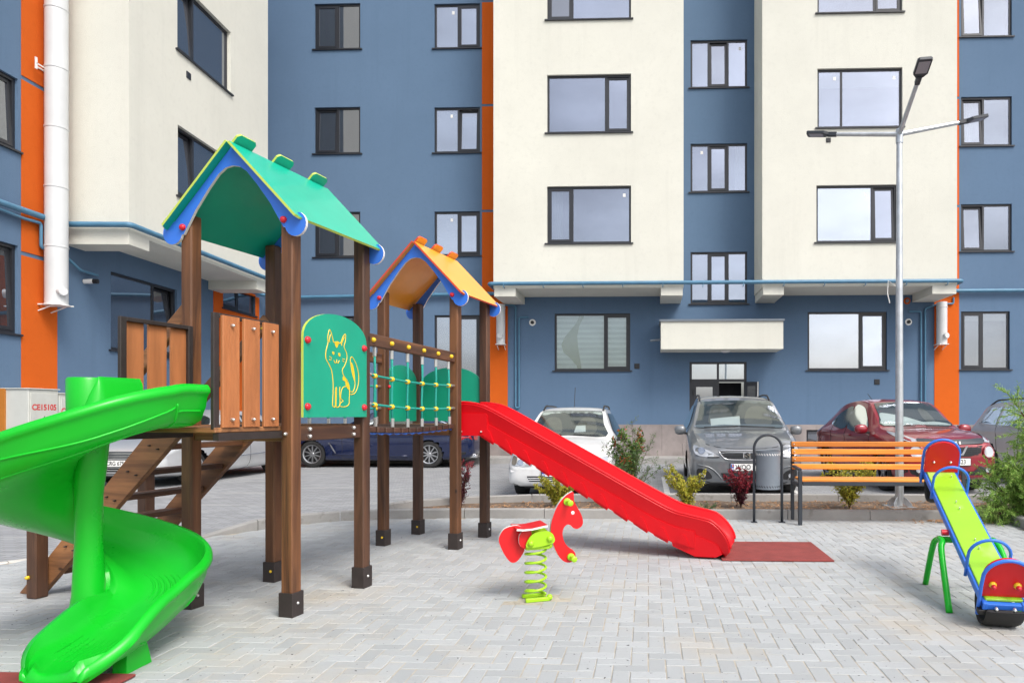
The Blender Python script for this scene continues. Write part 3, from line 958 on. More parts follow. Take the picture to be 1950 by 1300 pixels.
wb = [(wp(336, 0, WB)[0], wp(438, 0, WB)[0], wp(336, 92, WB)[1], wp(336, -42, WB)[1]),
      (wp(337, 0, WB)[0], wp(438, 0, WB)[0], wp(337, 371, WB)[1], wp(337, 236, WB)[1])]
holed_wall('bay_wall', 0.0, bt1, zb, TOP, wb, -WB, M['cream'], WG, rev=.14)
mb = MB()
mb.add([(0, -WB, zb), (0, 0, zb), (0, 0, TOP), (0, -WB, TOP)], [(0, 1, 2, 3)])
mb.add([(bt1, -WB, zb), (bt1, 0, zb), (bt1, 0, TOP), (bt1, -WB, TOP)], [(0, 1, 2, 3)])
mb.add([(0, -WB, zb), (bt1, -WB, zb), (bt1, 0, zb), (0, 0, zb)], [(0, 1, 2, 3)])
mb.build('bay_side', M['cream'], WG)
for q0, q1 in ((-.0015, .55), (bt1-.55, bt1+.0015)):
    MB().box(q0, q1, -WB-.0015, -.0005, zk, zb-.0005).build('bay_bracket', M['cream'], WG)
for i, w in enumerate(wb):
    window(WG, *w, -WB, [(.33, True, 4), (1.0, False, 0)], glass='glassdark', rev=.13)
MB().box(-3.2, t_end, .0, 8, TOP, TOP+.1).build('roof', M['plinth'], WG)
MB().add([(-3.2, 0, .1), (-3.2, 8, .1), (-3.2, 8, TOP), (-3.2, 0, TOP)], [(0, 1, 2, 3)]).build('end_wall', M['blue'], WG)
tv, zv = wp(357, 143, WB)
MB().box(tv-.07, tv+.07, -WB-.02, -WB+.01, zv-.07, zv+.07, .006).build('wall_vent', M['frame'], WG)
# security camera under the bay
tv, zv = wp(160, 536)
mb = MB(); mb.tube([(tv, -.001, zv), (tv+.02, -.16, zv+.01)], .045, 12)
SCam = mb.build('security_camera', M['white'], WG, 40)
mb = MB(); mb.tube([(tv+.02, -.1601, zv+.01), (tv+.03, -.24, zv+.01)], .047, 12); mb.build('lens_hood', M['black'], SCam, 40)

# ------------------------------------------------------------------ gas pipes
def to_world(o, p): return Matrix.Translation(o.location) @ Matrix.Rotation(o.rotation_euler.z, 4, 'Z') @ Vector(p)
def pipe(name, pts, r, lab, brackets=()):
    o = MB().tube(pts, r, 12).build(name, M['pipe'], None, 50)
    tag(o, lab, 'pipe')
    return o
def soft(pts, r=.09, n=5):
    """round the corners of a polyline"""
    P = [Vector(p) for p in pts]; out = [P[0]]
    for i in range(1, len(P)-1):
        a = (P[i-1]-P[i]); b = (P[i+1]-P[i])
        rr = min(r, a.length*.45, b.length*.45)
        a = P[i]+a.normalized()*rr; b = P[i]+b.normalized()*rr
        for k in range(n+1):
            t = k/n; out.append(a*(1-t)**2 + P[i]*2*t*(1-t) + b*t*t)
    out.append(P[-1]); return out
zp = 4.735
bl = lambda a, y, z: to_world(BL, (a, y, z))
wg = lambda a, y, z: to_world(WG, (a, y, z))
a0, a1 = b1[0], b2[1]
main = [wg(-3.1, -.10, zp), wg(-.10, -.10, zp), wg(-.10, -WB-.09, zp), wg(bt1+.10, -WB-.09, zp), wg(bt1+.10, -.12, zp-.06), wg(6.9, -.12, zp-.06), bl(fp(560, 500)[0], -.10, zp-.1), bl(a0-.10, -.10, zp-.02),
        bl(a0-.10, -BD-.09, zp+.0), bl(a1+.10, -BD-.09, zp+.0), bl(a1+.10, -.10, zp-.02), bl(13.5, -.10, zp-.02)]
o = pipe('gas_pipe', soft(main), .052, 'main blue gas pipe running along the whole facade under the bays')
rc = []
for i in range(12):
    a = a0+.3+(a1-a0-.6)*i/11
    MB().tube([bl(a, -BD-.15, zp+.0), bl(a, -BD-.15, zp-.10), bl(a, -BD-.0, zp-.10)], .012, 6).build('pipe_bracket', M['pipe'], o)
# thin risers beside the ground floor windows
def riser(name, x1, x2, ytop, ybot, xo, yo, lab, d=.05, ell=None):
    r1 = lambda x, y: (lambda q: bl(q[0], -d, q[1]))(fp(x, y, d))
    pts = ([r1(*e) for e in ell] if ell else []) + [r1(x1, ytop), r1(x1, ybot), r1(x2, ybot), r1(x2, yo), r1(xo, yo)]
    return pipe(name, soft(pts, .05), .024, lab)
riser('gas_riser', 982, 988.5, 585, 776, 1007, 604, 'thin blue gas riser with a U bend beside the striped blind window', ell=[(952, 581), (978, 581)])
riser('gas_riser', 1762, 1754, 588, 785, 1731, 593, 'thin blue gas riser behind the red car', ell=[(1816, 566), (1816, 578), (1786, 579)])
w1 = lambda x, y: (lambda q: wg(q[0], -.08, q[1]))(wp(x, y, .08))
pipe('gas_riser', soft([w1(-60, 375), w1(45, 416), w1(78, 425), w1(78, 472), w1(118, 482)] + [wg(.30, -.10, 3.98), wg(.75, -.08, 3.98)], .06), .026, 'thin blue gas branch pipe crossing the orange strip of the wing')

# ------------------------------------------------------------------ white flues
def flue(name, base, top, r, lab, out, cap_dir):
    root = empty(name, base, 0, label=lab, cat='flue', group='white boiler flues')
    H = top - base[2]
    MB().lathe([(0, 0), (r, 0), (r, H)], 20).build('duct', M['flue'], root, 40)
    z = 1.0
    while z < H:
        MB().lathe([(r, 0), (r+.008, .004), (r+.008, .03), (r, .034)], 20, Matrix.Translation((0, 0, z))).build('joint_ring', M['flue'], root, 40); z += 1.05
    c = Vector(cap_dir).normalized()
    q = c.to_track_quat('Z', 'Y').to_matrix().to_4x4()
    MB().lathe([(0, .07), (.07, .07), (.078, .06), (.078, -.05)], 16, Matrix.Translation(c*r+Vector((0, 0, .22))) @ q).build('inspection_cap', M['flue'], root, 40)
    o_ = Vector(out).normalized(); s = Vector((-o_.y, o_.x, 0))
    for sg in (-1, 1):
        mb = MB(); b = s*sg*r*.8
        mb.bar(b + o_*(r+.02) + Vector((0, 0, -.01)), b - o_*(r+.12) + Vector((0, 0, -.01)), .03, .02)
        mb.bar(b - o_*(r+.12) + Vector((0, 0, .02)), b - o_*(r+.12) + Vector((0, 0, -.17)), .03, .02)
        mb.bar(b + o_*(r*.4) + Vector((0, 0, -.02)), b - o_*(r+.11) + Vector((0, 0, -.15)), .02, .015)
        mb.build('bracket', M['white'], root)
    MB().lathe([(0, -.002), (r+.03, -.002), (r+.03, -.02), (0, -.02)], 20).build('base_plate', M['white'], root)
    return root
q = wp(107, 580, .22); p = wg(q[0], -.22, q[1]); flue('flue_pipe', tuple(p), TOP, .17, 'tall white round flue on the orange strip of the wing', (1, 0, 0), (.8, -.4, 0))
q = fp(954, 655, .22); p = bl(q[0], -.22, q[1]); flue('flue_pipe', tuple(p), 4.38, .125, 'short white flue under the bay by the red slide', (0, -1, 0), (0, -1, 0))
q = fp(1794, 655, .22); p = bl(q[0], -.22, q[1]); flue('flue_pipe', tuple(p), 4.38, .14, 'short white flue under the bay above the red car', (0, -1, 0), (.3, -1, 0))
# stays of the tall flue
fl = [o for o in bpy.data.objects if o.name == 'flue_pipe'][0]
for yy in (131, -190):
    q = wp(96, yy, .2); z_ = q[1]-fl.location.z
    mb = MB(); mb.bar((-.165, 0, z_), (-.34, .0, z_), .02, .03); mb.bar((-.20, -.17, z_), (-.20, .17, z_), .02, .03) ; mb.bar((-.10, -.30, z_-.10), (-.10, -.30, z_+.10), .015, .04); mb.bar((-.10, -.30, z_), (-.10, -.13, z_), .015, .02)
    mb.build('wall_stay', M['white'], fl)
# ------------------------------------------------------------------ utility cabinets
M['cab'] = pm('cabinet_grey', (.52, .53, .49), .45, .06, 4)
M['cabred'] = pm('stencil_red', (.55, .03, .03), .6, .25, 40)
M['cabside'] = pm('cabinet_edge_orange', (.45, .16, .02), .5, .1)
def cabinet(t0, t1, d, z0, z1, txt, lab):
    o = MB().box(0, t1-t0, -d, 0, z0, z1, .008).build('utility_cabinet', M['cab'], None)
    o.location = wg(t0, -.03, 0); o.rotation_euler = WG.rotation_euler
    tag(o, lab, 'cabinet', 'grey utility cabinets')
    w = t1-t0
    MB().box(.03, w-.03, -d-.012, -d-.0005, z0+.05, z1-.06, .004).build('door', M['cab'], o)
    MB().box(-.02, w+.02, -d-.02, .0, z1+.0005, z1+.02, .004).build('lid', M['cab'], o)
    me = text_mesh(txt, .135, .0008, M['cabred'], .004)
    l = link('lettering', me, None, o); l.location = (w*.5, -d-.0135, z1-.30); l.rotation_euler = (R(90), 0, 0)
    tri = MB().prism([(w*.5-.065, z1-.56), (w*.5+.065, z1-.56), (w*.5, z1-.44)], -d-.0145, -d-.0125, lambda a, b, t: (a, t, b)); tri.build('warning_triangle', M['black'], o)
    MB().box(w-.09, w-.06, -d-.03, -d-.0125, z0+.7, z0+.8, .004).build('handle', M['black'], o)
    return o
tc0 = wp(53, 0, .47)[0]; tc1 = wp(111, 0, .47)[0]; tc2 = wp(150, 0, .47)[0]
c = cabinet(tc0, tc1-.01, .44, .12, 1.70, 'CE15105', 'grey utility cabinet stencilled CE15105 beside the wing')
MB().box(-.035, -.0005, -.08, -.0, .12, 1.71).build('edge_panel', M['cabside'], c)
cabinet(tc1+.01, tc2, .44, .12, 1.64, 'CC155', 'grey utility cabinet half hidden by the green slide')
# ------------------------------------------------------------------ wooden play structure
PA = R(13.5)
PS = empty('play_structure', (-2.151, 4.40, 0), -PA, label='brown wooden play structure with two roofed towers, rope bridge, ladder and two slides', cat='playground set')
WU, V1, V2, V3 = .78, .75, 2.23, 2.88          # tower plan: u in {-WU, 0}, v in {0, V1, V2, V3}
DECK = 1.225

def post(u, v, top, mat='post', cap=True, s=.088, yellow=False):
    h = s/2
    p = MB().box(u-h, u+h, v-h, v+h, .012, top, .009).build('post', M[mat], PS)
    if cap:
        c = .053
        k = MB().box(u-c, u+c, v-c, v+c, .0, .155, .003).build('post_shoe', M['brown_metal'], PS)
        Mx = Matrix.Translation((u+.02, v-c-.0005, .085)) @ Matrix.Rotation(R(90), 4, 'X')
        Mx2 = Matrix.Translation((u+c+.0005, v-.005, .085)) @ Matrix.Rotation(R(90), 4, 'Y')
        MB().lathe([(0, .009), (.007, .008), (.011, .003), (.011, 0)], 10, Mx if yellow else Mx2).build('bolt', M['yellow' if yellow else 'bolt'], k, 40)
    return p
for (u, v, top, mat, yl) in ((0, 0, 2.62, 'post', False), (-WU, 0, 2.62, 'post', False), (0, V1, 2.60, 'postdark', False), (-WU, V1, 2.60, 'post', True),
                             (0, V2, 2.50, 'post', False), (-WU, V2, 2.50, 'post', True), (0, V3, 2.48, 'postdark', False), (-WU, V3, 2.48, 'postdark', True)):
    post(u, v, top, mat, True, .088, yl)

def knob(p, axis, mat, r=.019, parent=PS, name='knob'):
    q = Vector(axis).to_track_quat('Z', 'Y').to_matrix().to_4x4()
    return MB().lathe([(0, .022), (r*.6, .020), (r*.92, .012), (r, .004), (r, 0)], 12, Matrix.Translation(p) @ q).build(name, M[mat], parent, 60)

# ---- decks
def deck(v0, v1, z, u0=-WU, u1=0.0):
    n = 6
    root = MB().box(u0+.045, u1-.045, v0+.05, v1-.05, z-.075, z-.031).build('deck_frame', M['beam_u'], PS)
    w = (v1-v0-.02)/n
    for k in range(n):
        MB().box(u0+.05, u1-.05, v0+.01+k*w+.003, v0+.01+(k+1)*w-.003, z-.03, z, .004).build('deck_plank', M['beam_u'], root)
def beam(name, p0, p1, w=.045, h=.10, mat='beam_u', parent=PS, bolts=(), b=.006):
    o = MB().bar(p0, p1, w, h, b).build(name, M[mat], parent)
    return o
deck(0, V1, DECK); deck(V2, V3, DECK-.03)
zb = DECK-.055
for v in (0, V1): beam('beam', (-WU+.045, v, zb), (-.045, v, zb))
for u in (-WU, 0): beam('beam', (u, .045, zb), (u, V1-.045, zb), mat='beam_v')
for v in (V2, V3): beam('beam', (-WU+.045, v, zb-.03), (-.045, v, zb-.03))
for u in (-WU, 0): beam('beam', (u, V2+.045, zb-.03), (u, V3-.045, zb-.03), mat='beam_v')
for vv in (.14, V1-.14):
    for dz in (.028, -.02):
        knob((.0225, vv, zb+dz), (1, 0, 0), 'bolt', .014, name='bolt')
for vv in (V2+.12, V3-.12): knob((.0225, vv, zb-.03), (1, 0, 0), 'bolt', .010, name='bolt')
knob((.0, -.0445, 1.17), (0, -1, 0), 'bolt', .012, name='bolt')
# ---- slide landing with its two board panels
LV = -.56
lz = DECK-.005
MB().box(-.74, -.04, LV, -.045, lz-.03, lz, .004).build('landing_floor', M['beam_u'], PS)
for u in (-.735, -.045): MB().box(u-.02, u+.02, LV+.01, -.05, lz-.075, lz-.031).build('landing_beam', M['brown_metal'], PS)
M['guard_in'] = M['wpc']
def guard(u, side):
    z0, z1 = 1.235, 1.865
    fr = MB()
    v0, v1 = LV, -.055
    fr.box(u-.0125, u+.0125, v0, v0+.04, z0-.03, z1+.01, .003); fr.box(u-.0125, u+.0125, v1-.035, v1, z0-.03, z1+.01, .003)
    fr.box(u-.012, u+.012, v0+.04, v1-.035, z1-.016, z1+.01, .003); fr.box(u-.012, u+.012, v0+.04, v1-.035, z0-.03, z0, .003)
    F = fr.build('board_guard', M['brown_metal'], PS)
    n = 3; gap = .034; L = v1-v0-.062
    w = (L-gap*(n-1))/n
    for k in range(n):
        va = v0+.045+k*(w+gap); 
        mb = MB()
        # board with fine lengthwise grooves on its yard face
        pts = []
        ng = 11
        for i in range(ng):
            a = va+.004+(w-.008)*i/ng; b = va+.004+(w-.008)*(i+.62)/ng; c = va+.004+(w-.008)*(i+1)/ng
            pts += [(a, side*.031), (b, side*.031), (b+.001, side*.0285), (c-.001, side*.0285)]
        pts += [(va+w-.004, side*.031), (va+w, side*.027), (va+w, side*.0135), (va, side*.0135), (va, side*.027)]
        mb.prism(pts, z0-.015, z1-.002, lambda a, b, t, u=u: (u+b, a, t))
        B = mb.build('board', M['wpc'], F)
        for zz in (z0+.03, z1-.055):
            knob((u+side*.0312, va+w*.5, zz), (side, 0, 0), 'bolt', .010, F, 'bolt')
guard(-.06, 1); guard(-.72, -1)

# ---- cat panel between the two near right posts
def arched(v0, v1, z0, zs, zt, n=24):
    pts = [(v0, z0), (v1, z0)]
    c = (v0+v1)/2; h = (v1-v0)/2
    for i in range(n+1):
        t = i/n
        a = math.pi*t
        v = c + h*math.cos(a)
        z = zs + (zt-zs)*math.sin(a)**.9
        pts.append((v, z))
    return pts
def panel(pts, frame, t0, t1, mat, edge, name='panel', parent=PS):
    n = len(pts)
    mb = MB(); mb.prism(pts, t0, t1, frame)
    me = mb.mesh(name, M[mat]); me.materials.append(M[edge])
    for p in me.polygons:
        if len(p.vertices) < n: p.material_index = 1
    return link(name, me, None, parent)
cv0, cv1 = .035, V1-.035
CP = panel(arched(cv0, cv1, 1.275, 1.80, 1.985), yz(.046), 0, .018, 'teal', 'tealedge', 'cat_panel')
CP['label'] = 'teal arched panel with an engraved sitting cat in yellow lines'
for vv, zz in ((cv0+.035, 1.78), (cv1-.035, 1.78), (cv0+.035, 1.345), (cv1-.035, 1.345)):
    knob((.0642, vv, zz), (1, 0, 0), 'knobred', .024)
# the cat, traced in panel coordinates from the photograph (crop pixels)
def cat(px, py):
    # horizontal 568..698 px spans the panel; perspective corrected by cross ratio
    sF, sR = 298.0, 256.0
    f = (px-568)/(698-568)
    v = cv0 + (cv1-cv0)*(f*sF)/(f*sF + (1-f)*sR) if False else cv0 + (cv1-cv0)*(f/sR)/((f/sR)+((1-f)/sF))
    Yd = 4.40 + v*.972
    s = FPX/(4.37+v*.97)
    return (v, CAM_H + (787-py)/s)
k3 = .3384
def cc(pts): return [cat(180+x*k3, 560+y*k3) for x, y in pts]
lines = [
    ([(1300, 268), (1290, 225), (1278, 198), (1268, 240), (1270, 270), (1258, 320), (1258, 360), (1275, 395), (1290, 430), (1298, 490), (1298, 560), (1296, 625), (1310, 632), (1312, 600), (1312, 545), (1318, 522), (1318, 560), (1316, 628), (1330, 634), (1340, 615), (1338, 545), (1340, 520)], False),
    ([(1300, 268), (1320, 272), (1345, 272), (1358, 240), (1375, 224), (1374, 262), (1366, 295), (1382, 330), (1384, 365), (1370, 400), (1355, 425), (1362, 455), (1390, 490), (1402, 530), (1400, 590), (1398, 618), (1375, 632), (1340, 630), (1345, 610), (1360, 600), (1345, 585), (1347, 550), (1358, 525), (1378, 518)], False),
    ([(1402, 545), (1425, 548), (1440, 510), (1432, 450), (1412, 400), (1408, 365), (1420, 352), (1445, 385), (1465, 440), (1466, 500), (1445, 550), (1415, 564), (1400, 555)], False),
    ([(1284, 225), (1276, 258), (1280, 268)], False), ([(1368, 240), (1350, 275), (1352, 288)], False),
    ([(1303, 370), (1310, 385), (1319, 380), (1320, 365)], False), ([(1320, 378), (1328, 386), (1336, 372)], False),
    ([(1278, 350), (1290, 358)], False), ([(1276, 368), (1288, 368)], False), ([(1356, 362), (1370, 366)], False), ([(1356, 372), (1366, 380)], False),
]
for pts, cl in lines:
    p2 = catmull(cc(pts), 5)
    MB().tube([(.0645, a, b) for a, b in p2], .0034, 5).build('cat_line', M['yellow'], CP)
fills = [[(1308, 268), (1332, 266), (1324, 295), (1316, 298)], [(1408, 390), (1420, 388), (1434, 430), (1440, 490), (1424, 460)], [(1360, 462), (1378, 480), (1400, 520), (1398, 538), (1380, 518), (1372, 490), (1358, 482)],
         [(1294, 322), (1304, 324), (1304, 338), (1296, 336)], [(1330, 330), (1340, 332), (1341, 348), (1332, 346)]]
for pts in fills:
    p2 = catmull(cc(pts), 4, True)
    MB().prism(p2, 0.0003, .0022, yz(.0640)).build('cat_patch', M['yellow'], CP)

# ---- roofs
def roof(vA, vB, apex, mat, edge, name_lab, tabs_dark=True):
    uc = -WU/2; hs_ = .515; t = .016
    c45 = math.cos(R(45.5)); s45 = math.sin(R(45.5))
    Ls = hs_/c45
    root = empty('roof', (0, 0, 0)); root.parent = PS; root['label'] = name_lab
    # slope along l from the ridge downwards; left slope carries the tabs through the ridge
    def slope(sgn, l, tt, v): return (uc + sgn*(l*c45 + tt*s45), v, apex - l*s45 + tt*c45)
    def right(): 
        pts = [(vA, 0.012), (vB, .012), (vB, Ls-.02), (vB-.03, Ls), (vA+.03, Ls), (vA, Ls-.02)]
        return panel(pts, lambda a, b, tt: slope(1, b, tt, a), 0, t, mat, edge, 'roof_panel', root)
    def left():
        pts = [(vA, Ls-.02), (vA+.03, Ls), (vB-.03, Ls), (vB, Ls-.02), (vB, 0.0)]
        L = vB-vA
        for k in (2, 1, 0):
            c = vA + (.03 if k == 0 else 0) + L*(.10, .50, .88)[k]
            h = .08; e = -.08
            pts += [(c+h, 0.0), (c+h, e+.02), (c+h-.02, e), (c-h+.02, e), (c-h, e+.02), (c-h, 0.0)]
        pts += [(vA, 0.0)]
        return panel(pts, lambda a, b, tt: slope(-1, b, tt, a), 0, t, mat, edge, 'roof_panel', root)
    right(); left()
    # blue gables with scroll ends
    for v in (vA+.05, vB-.07):
        out = []
        a_ = apex
        def lobe(sg):
            cx, cz, r_ = sg*.475, a_-.545, .078
            pts = []
            for i in range(13):
                an = R(62 - 230*i/12)
                pts.append((cx + sg*r_*math.cos(an), cz + r_*math.sin(an)))
            return pts
        rgt = [(0.0, a_-.006), (.25, a_-.262), (.455, a_-.472)] + lobe(1) + [(.385, a_-.56), (.29, a_-.405), (.19, a_-.275), (.11, a_-.185), (.055, a_-.148), (0.0, a_-.138)]
        lft = [(-x, z) for x, z in reversed(rgt)]
        poly = rgt + lft[1:-1]
        MB_ = panel([(uc+x, z) for x, z in poly], xz(v), 0, .018, 'bluepanel', 'whitepanel', 'gable', root)
        for sg in (-1, 1):
            if v < (vA+vB)/2: knob((uc+sg*.39, v-.0005, a_-.515), (0, -1, 0), 'knobred', .022, root)
            else: knob((uc+sg*.39, v+.0185, a_-.515), (0, 1, 0), 'knobred', .022, root)
    return root
roof(-.115, V1+.10, 3.045, 'tealroof_skylit', 'tealedge', 'teal green pitched roof with blue gables')
roof(V2-.115, V3+.10, 2.945, 'amber', 'amberedge', 'orange yellow pitched roof with blue gables')

# ---- green arched panels of the far tower
GP1 = panel(arched(V2+.03, V3-.03, 1.22, 1.60, 1.80), yz(-WU-.012), 0, .018, 'teal', 'teal', 'arched_panel')
GP2 = panel([(a, b) for a, b in arched(-WU+.03, -.03, 1.22, 1.58, 1.79)], xz(V3-.005), 0, .018, 'teal', 'teal', 'arched_panel')

# ---- rope bridge
def bridge():
    root = empty('rope_bridge', (0, 0, 0)); root.parent = PS
    va, vb = V1+.05, V2-.05
    n = 12
    w = (vb-va)/n
    sag = lambda v: -.020*math.sin(math.pi*(v-va)/(vb-va))
    for k in range(n):
        c = va+(k+.5)*w
        mb = MB(); z = DECK-.045+sag(c)
        mb.box(-WU+.03, .02, c-w*.40, c+w*.40, z-.022, z+.022, .006)
        mb.build('bridge_plank', M['plankdark'], root)
    for u in (-WU+.10, -.09, -.02):
        pts = [(u, va+(vb-va)*i/40, DECK-.073+sag(va+(vb-va)*i/40)-.006*math.cos(2*math.pi*n*i/40)) for i in range(41)]
        MB().tube(pts, .007, 6).build('carrier_rope', M['bluepanel'], root, True)
    for u, sg in ((0.0, 1), (-WU, -1)):
        z0, z1 = 1.865, 1.835
        rl = MB().bar((u, V1+.046, z0), (u, V2-.046, z1), .045, .095, .006).build('top_rail', M['beam_v'], root)
        for k in range(6):
            f = (k+.25)/5.6
            v = V1+.046+(V2-V1-.092)*min(f, .97); z = z0+(z1-z0)*f
            knob((u+sg*.0226, v, z), (sg, 0, 0), 'yellow', .019, root)
        if u < -.1: 
            for k in range(6):
                v = V1+.1+(V2-V1-.25)*(k+.2)/5.4
                knob((u+.0226, v, z0-.005-.02*k/6), (1, 0, 0), ('red', 'yellow')[k % 2] if k < 5 else 'yellow', .016, root)
        zz = [(1.60, 1.565), (1.375, 1.35)]
        us = u - sg*.0
        vs_ = [V1+.16+(V2-V1-.30)*k/5.0 for k in range(6)]
        for k, v in enumerate(vs_):
            off = random.uniform(-.012, .012)
            zt_ = 1.80-.005*k
            zbot = DECK-.02+sag(v)
            MB().tube([(us, v, zt_), (us+.004, v+off*.4, 1.6), (us-.004, v+off+.006, 1.4), (us, v+off*1.5+.012, zbot)], .0095, 7).build('rope', M['rope'], root, True)
            for za in (zt_-.022, zbot+.035):
                MB().tube([(us, v+(0 if za > 1.5 else off*1.5+.012), za+.035), (us, v+(0 if za > 1.5 else off*1.5+.012), za-.035)], .0145, 8).build('ferrule', M['bolt'], root, 40)
            for (qa, qb) in zz:
                f = (v-V1)/(V2-V1); z = qa+(qb-qa)*f - .02*math.sin(math.pi*f)
                MB().ball((us, v+off*.5, z), .026, 8, 5, .8).build('rope_joint', M['yellow'], root, 40)
        for (qa, qb) in zz:
            pts = []
            for i in range(21):
                f = i/20; pts.append((us+.006*sg, V1+.045+(V2-V1-.09)*f, qa+(qb-qa)*f - .02*math.sin(math.pi*f)))
            MB().tube(pts, .0095, 7).build('rope', M['rope'], root, True)
            for p in (pts[0], pts[-1]):
                d = 1 if p is pts[0] else -1
                MB().tube([(p[0], p[1]-.002*d, p[2]), (p[0], p[1]+.055*d, p[2])], .013, 8).build('ferrule', M['bolt'], root, 40)
            knob((u+.045, V2-.02 if u > -.1 else V2+.03, qb), (1, 0, 0), 'knobred', .017, root) if u < -.1 else None
bridge()

# ---- stair with handrails on the far left side
def stair():
    root = empty('ladder_stair', (0, 0, 0)); root.parent = PS
    for v in (.02, V1-.03):
        pts = [(-2.285, .004), (-2.09, .004), (-.87, 1.165), (-.87, 1.235), (-1.075, 1.235)]
        MB().prism(pts, -.022, .022, xz(v)).build('stringer', M['beam_u'], root)
        for z in (1.07, .89, .71, .53, .35):
            for q in (-.035, .035): knob((-2.17+z*1.015+q, v-.0221, z+.012*(1 if q < 0 else -1)), (0, -1, 0), 'brown_metal', .006, root, 'screw')
    for k in range(6):
        z = 1.07-.18*k
        u = -2.17+z*1.015
        MB().box(u-.07, u+.075, .043, V1-.053, z-.019, z+.019, .005).build('step', M['beam_v'], root)
    for i, v in enumerate((.02, V1-.03)):
        pu = -2.05
        vp = v + (-.07 if i == 0 else .07)
        pz = 1.0
        p = MB().box(pu-.045, pu+.045, vp-.045, vp+.045, .0, pz-.01, .008).build('handrail_post', M['postdark'], root)
        MB().box(pu-.05, pu+.05, vp-.05, vp+.05, pz-.0095, pz+.018, .008).build('post_cap', M['knobred'], p)
        knob((pu-.02, vp-.0455, .15), (0, -1, 0), 'yellow', .014, p)
        vr = v + (-.0 if i == 0 else .0)
        MB().bar((pu-.03, vr, .79), (-.80, vr, 2.03), .045, .095, .006, up=(0, 0, 1)).build('handrail', M['beam_u'], root)
        knob((-.83, vr-.0226, 1.955), (0, -1, 0), 'yellow', .010, root, 'bolt')
        knob((-1.05, v-.0226, 1.93), (0, -1, 0), 'bolt', .010, root, 'bolt') if False else None
stair()

# ---- green spiral slide
def sweep(rings, closed_prof=True, caps=True):
    m = len(rings); n = len(rings[0])
    vs = [p for r_ in rings for p in r_]; fs = []
    for i in range(m-1):
        for k in range(n if closed_prof else n-1):
            fs.append((i*n+k, i*n+(k+1) % n, (i+1)*n+(k+1) % n, (i+1)*n+k))
    if caps:
        fs.append(tuple(range(n))[::-1]); fs.append(tuple((m-1)*n+k for k in range(n)))
    return vs, fs
RC = .30
SU, SV = -.355, LV-.005
ST0 = .225
CU, CV = SU-RC, SV-ST0              # axis of the spiral (local u, v)
TURN = R(347)
def path(s):
    """s in metres along the centre line -> point, heading, outer side"""
    st = ST0; arc = RC*TURN
    if s < st:
        p = (SU, SV-s); d = (0, -1)
    elif s < st+arc:
        a = (s-st)/RC                # clockwise from east
        p = (CU+RC*math.cos(-a), CV+RC*math.sin(-a)); d = (math.sin(-a), -math.cos(-a))
    else:
        a = TURN; t = s-st-arc
        d = (math.sin(-a), -math.cos(-a))
        p = (CU+RC*math.cos(-a)+d[0]*t, CV+RC*math.sin(-a)+d[1]*t)
    return p, d, (-d[1], d[0])       # left of travel = outer side for a clockwise turn
STOT = ST0 + RC*TURN + .60
zkeys = [(0, 1.262), (.26, 1.262), (.42, 1.15), (.72, .935), (1.18, .66), (1.60, .405), (2.02, .225), (2.25, .145), (2.40, .115), (STOT, .082)]
def zbed(s):
    for (a, za), (b, zb_) in zip(zkeys[:-1], zkeys[1:]):
        if s <= b:
            t = (s-a)/(b-a); return za+(zb_-za)*t
    return zkeys[-1][1]
def zsm(s): return sum(zbed(min(max(s+d, 0), STOT)) for d in (-.12, -.06, 0, .06, .12))/5
def sprof(s):
    ho = .19
    top = 1.49-zsm(s)                    # inner wall runs level into the column first
    if s < .30: hi = top
    elif s < 1.0: hi = top*(1-(s-.30)/.70)**2 + .05*(1-(1-(s-.30)/.70)**2) if top < .6 else .05
    else: hi = .05
    hi = min(hi, .40)
    if s > 1.95: hi = .05 + .09*min(1, (s-1.95)/.25)
    end = max(0, (s-(STOT-.40))/.40)
    ho = ho*(1-end**1.6) + .022*end**1.6
    if s > STOT-.40: hi = hi*(1-end**1.6) + .022*end**1.6
    wi = -.215
    # inner wall top -> bed -> outer wall top -> flange -> outer skin (closed)
    return [(wi-.02, hi), (wi+.010, hi+.012), (wi+.028, hi-.02), (wi+.04, hi*.55), (wi+.07, .035), (wi+.12, .006), (-.03, 0), (.06, .002), (.14, .018), (.20, .06), (.228, ho*.6),
         (.240, ho-.01), (.252, ho+.012), (.272, ho+.010), (.287, ho-.010), (.290, ho-.032), (.278, ho-.044), (.268, ho-.06), (.258, ho*.40), (.225, .0), (.165, -.032), (.07, -.046), (-.06, -.048), (wi+.11, -.042), (wi+.03, -.015), (wi-.012, .03), (wi-.02, hi*.6)]
def ring(s):
    p, d, nrm = path(s); z = zsm(s)
    dz = (zsm(min(s+.05, STOT))-zsm(max(s-.05, 0)))/.1
    t = max(0.0, (s-(STOT-.20))/.20)
    kw = 1-.38*t**2.2            # the outlet is rounded in plan
    return [(p[0]+nrm[0]*(w*kw+.02*(1-kw)), p[1]+nrm[1]*(w*kw+.02*(1-kw)), max(.012, z+h)) for w, h in sprof(s)]
SP = empty('spiral_slide', (0, 0, 0)); SP.parent = PS; SP['label'] = 'bright green plastic spiral slide'
rings = [ring((STOT-.24)*i/110) for i in range(110)] + [ring(STOT-.24+.24*math.sin(math.pi/2*i/14)) for i in range(15)]
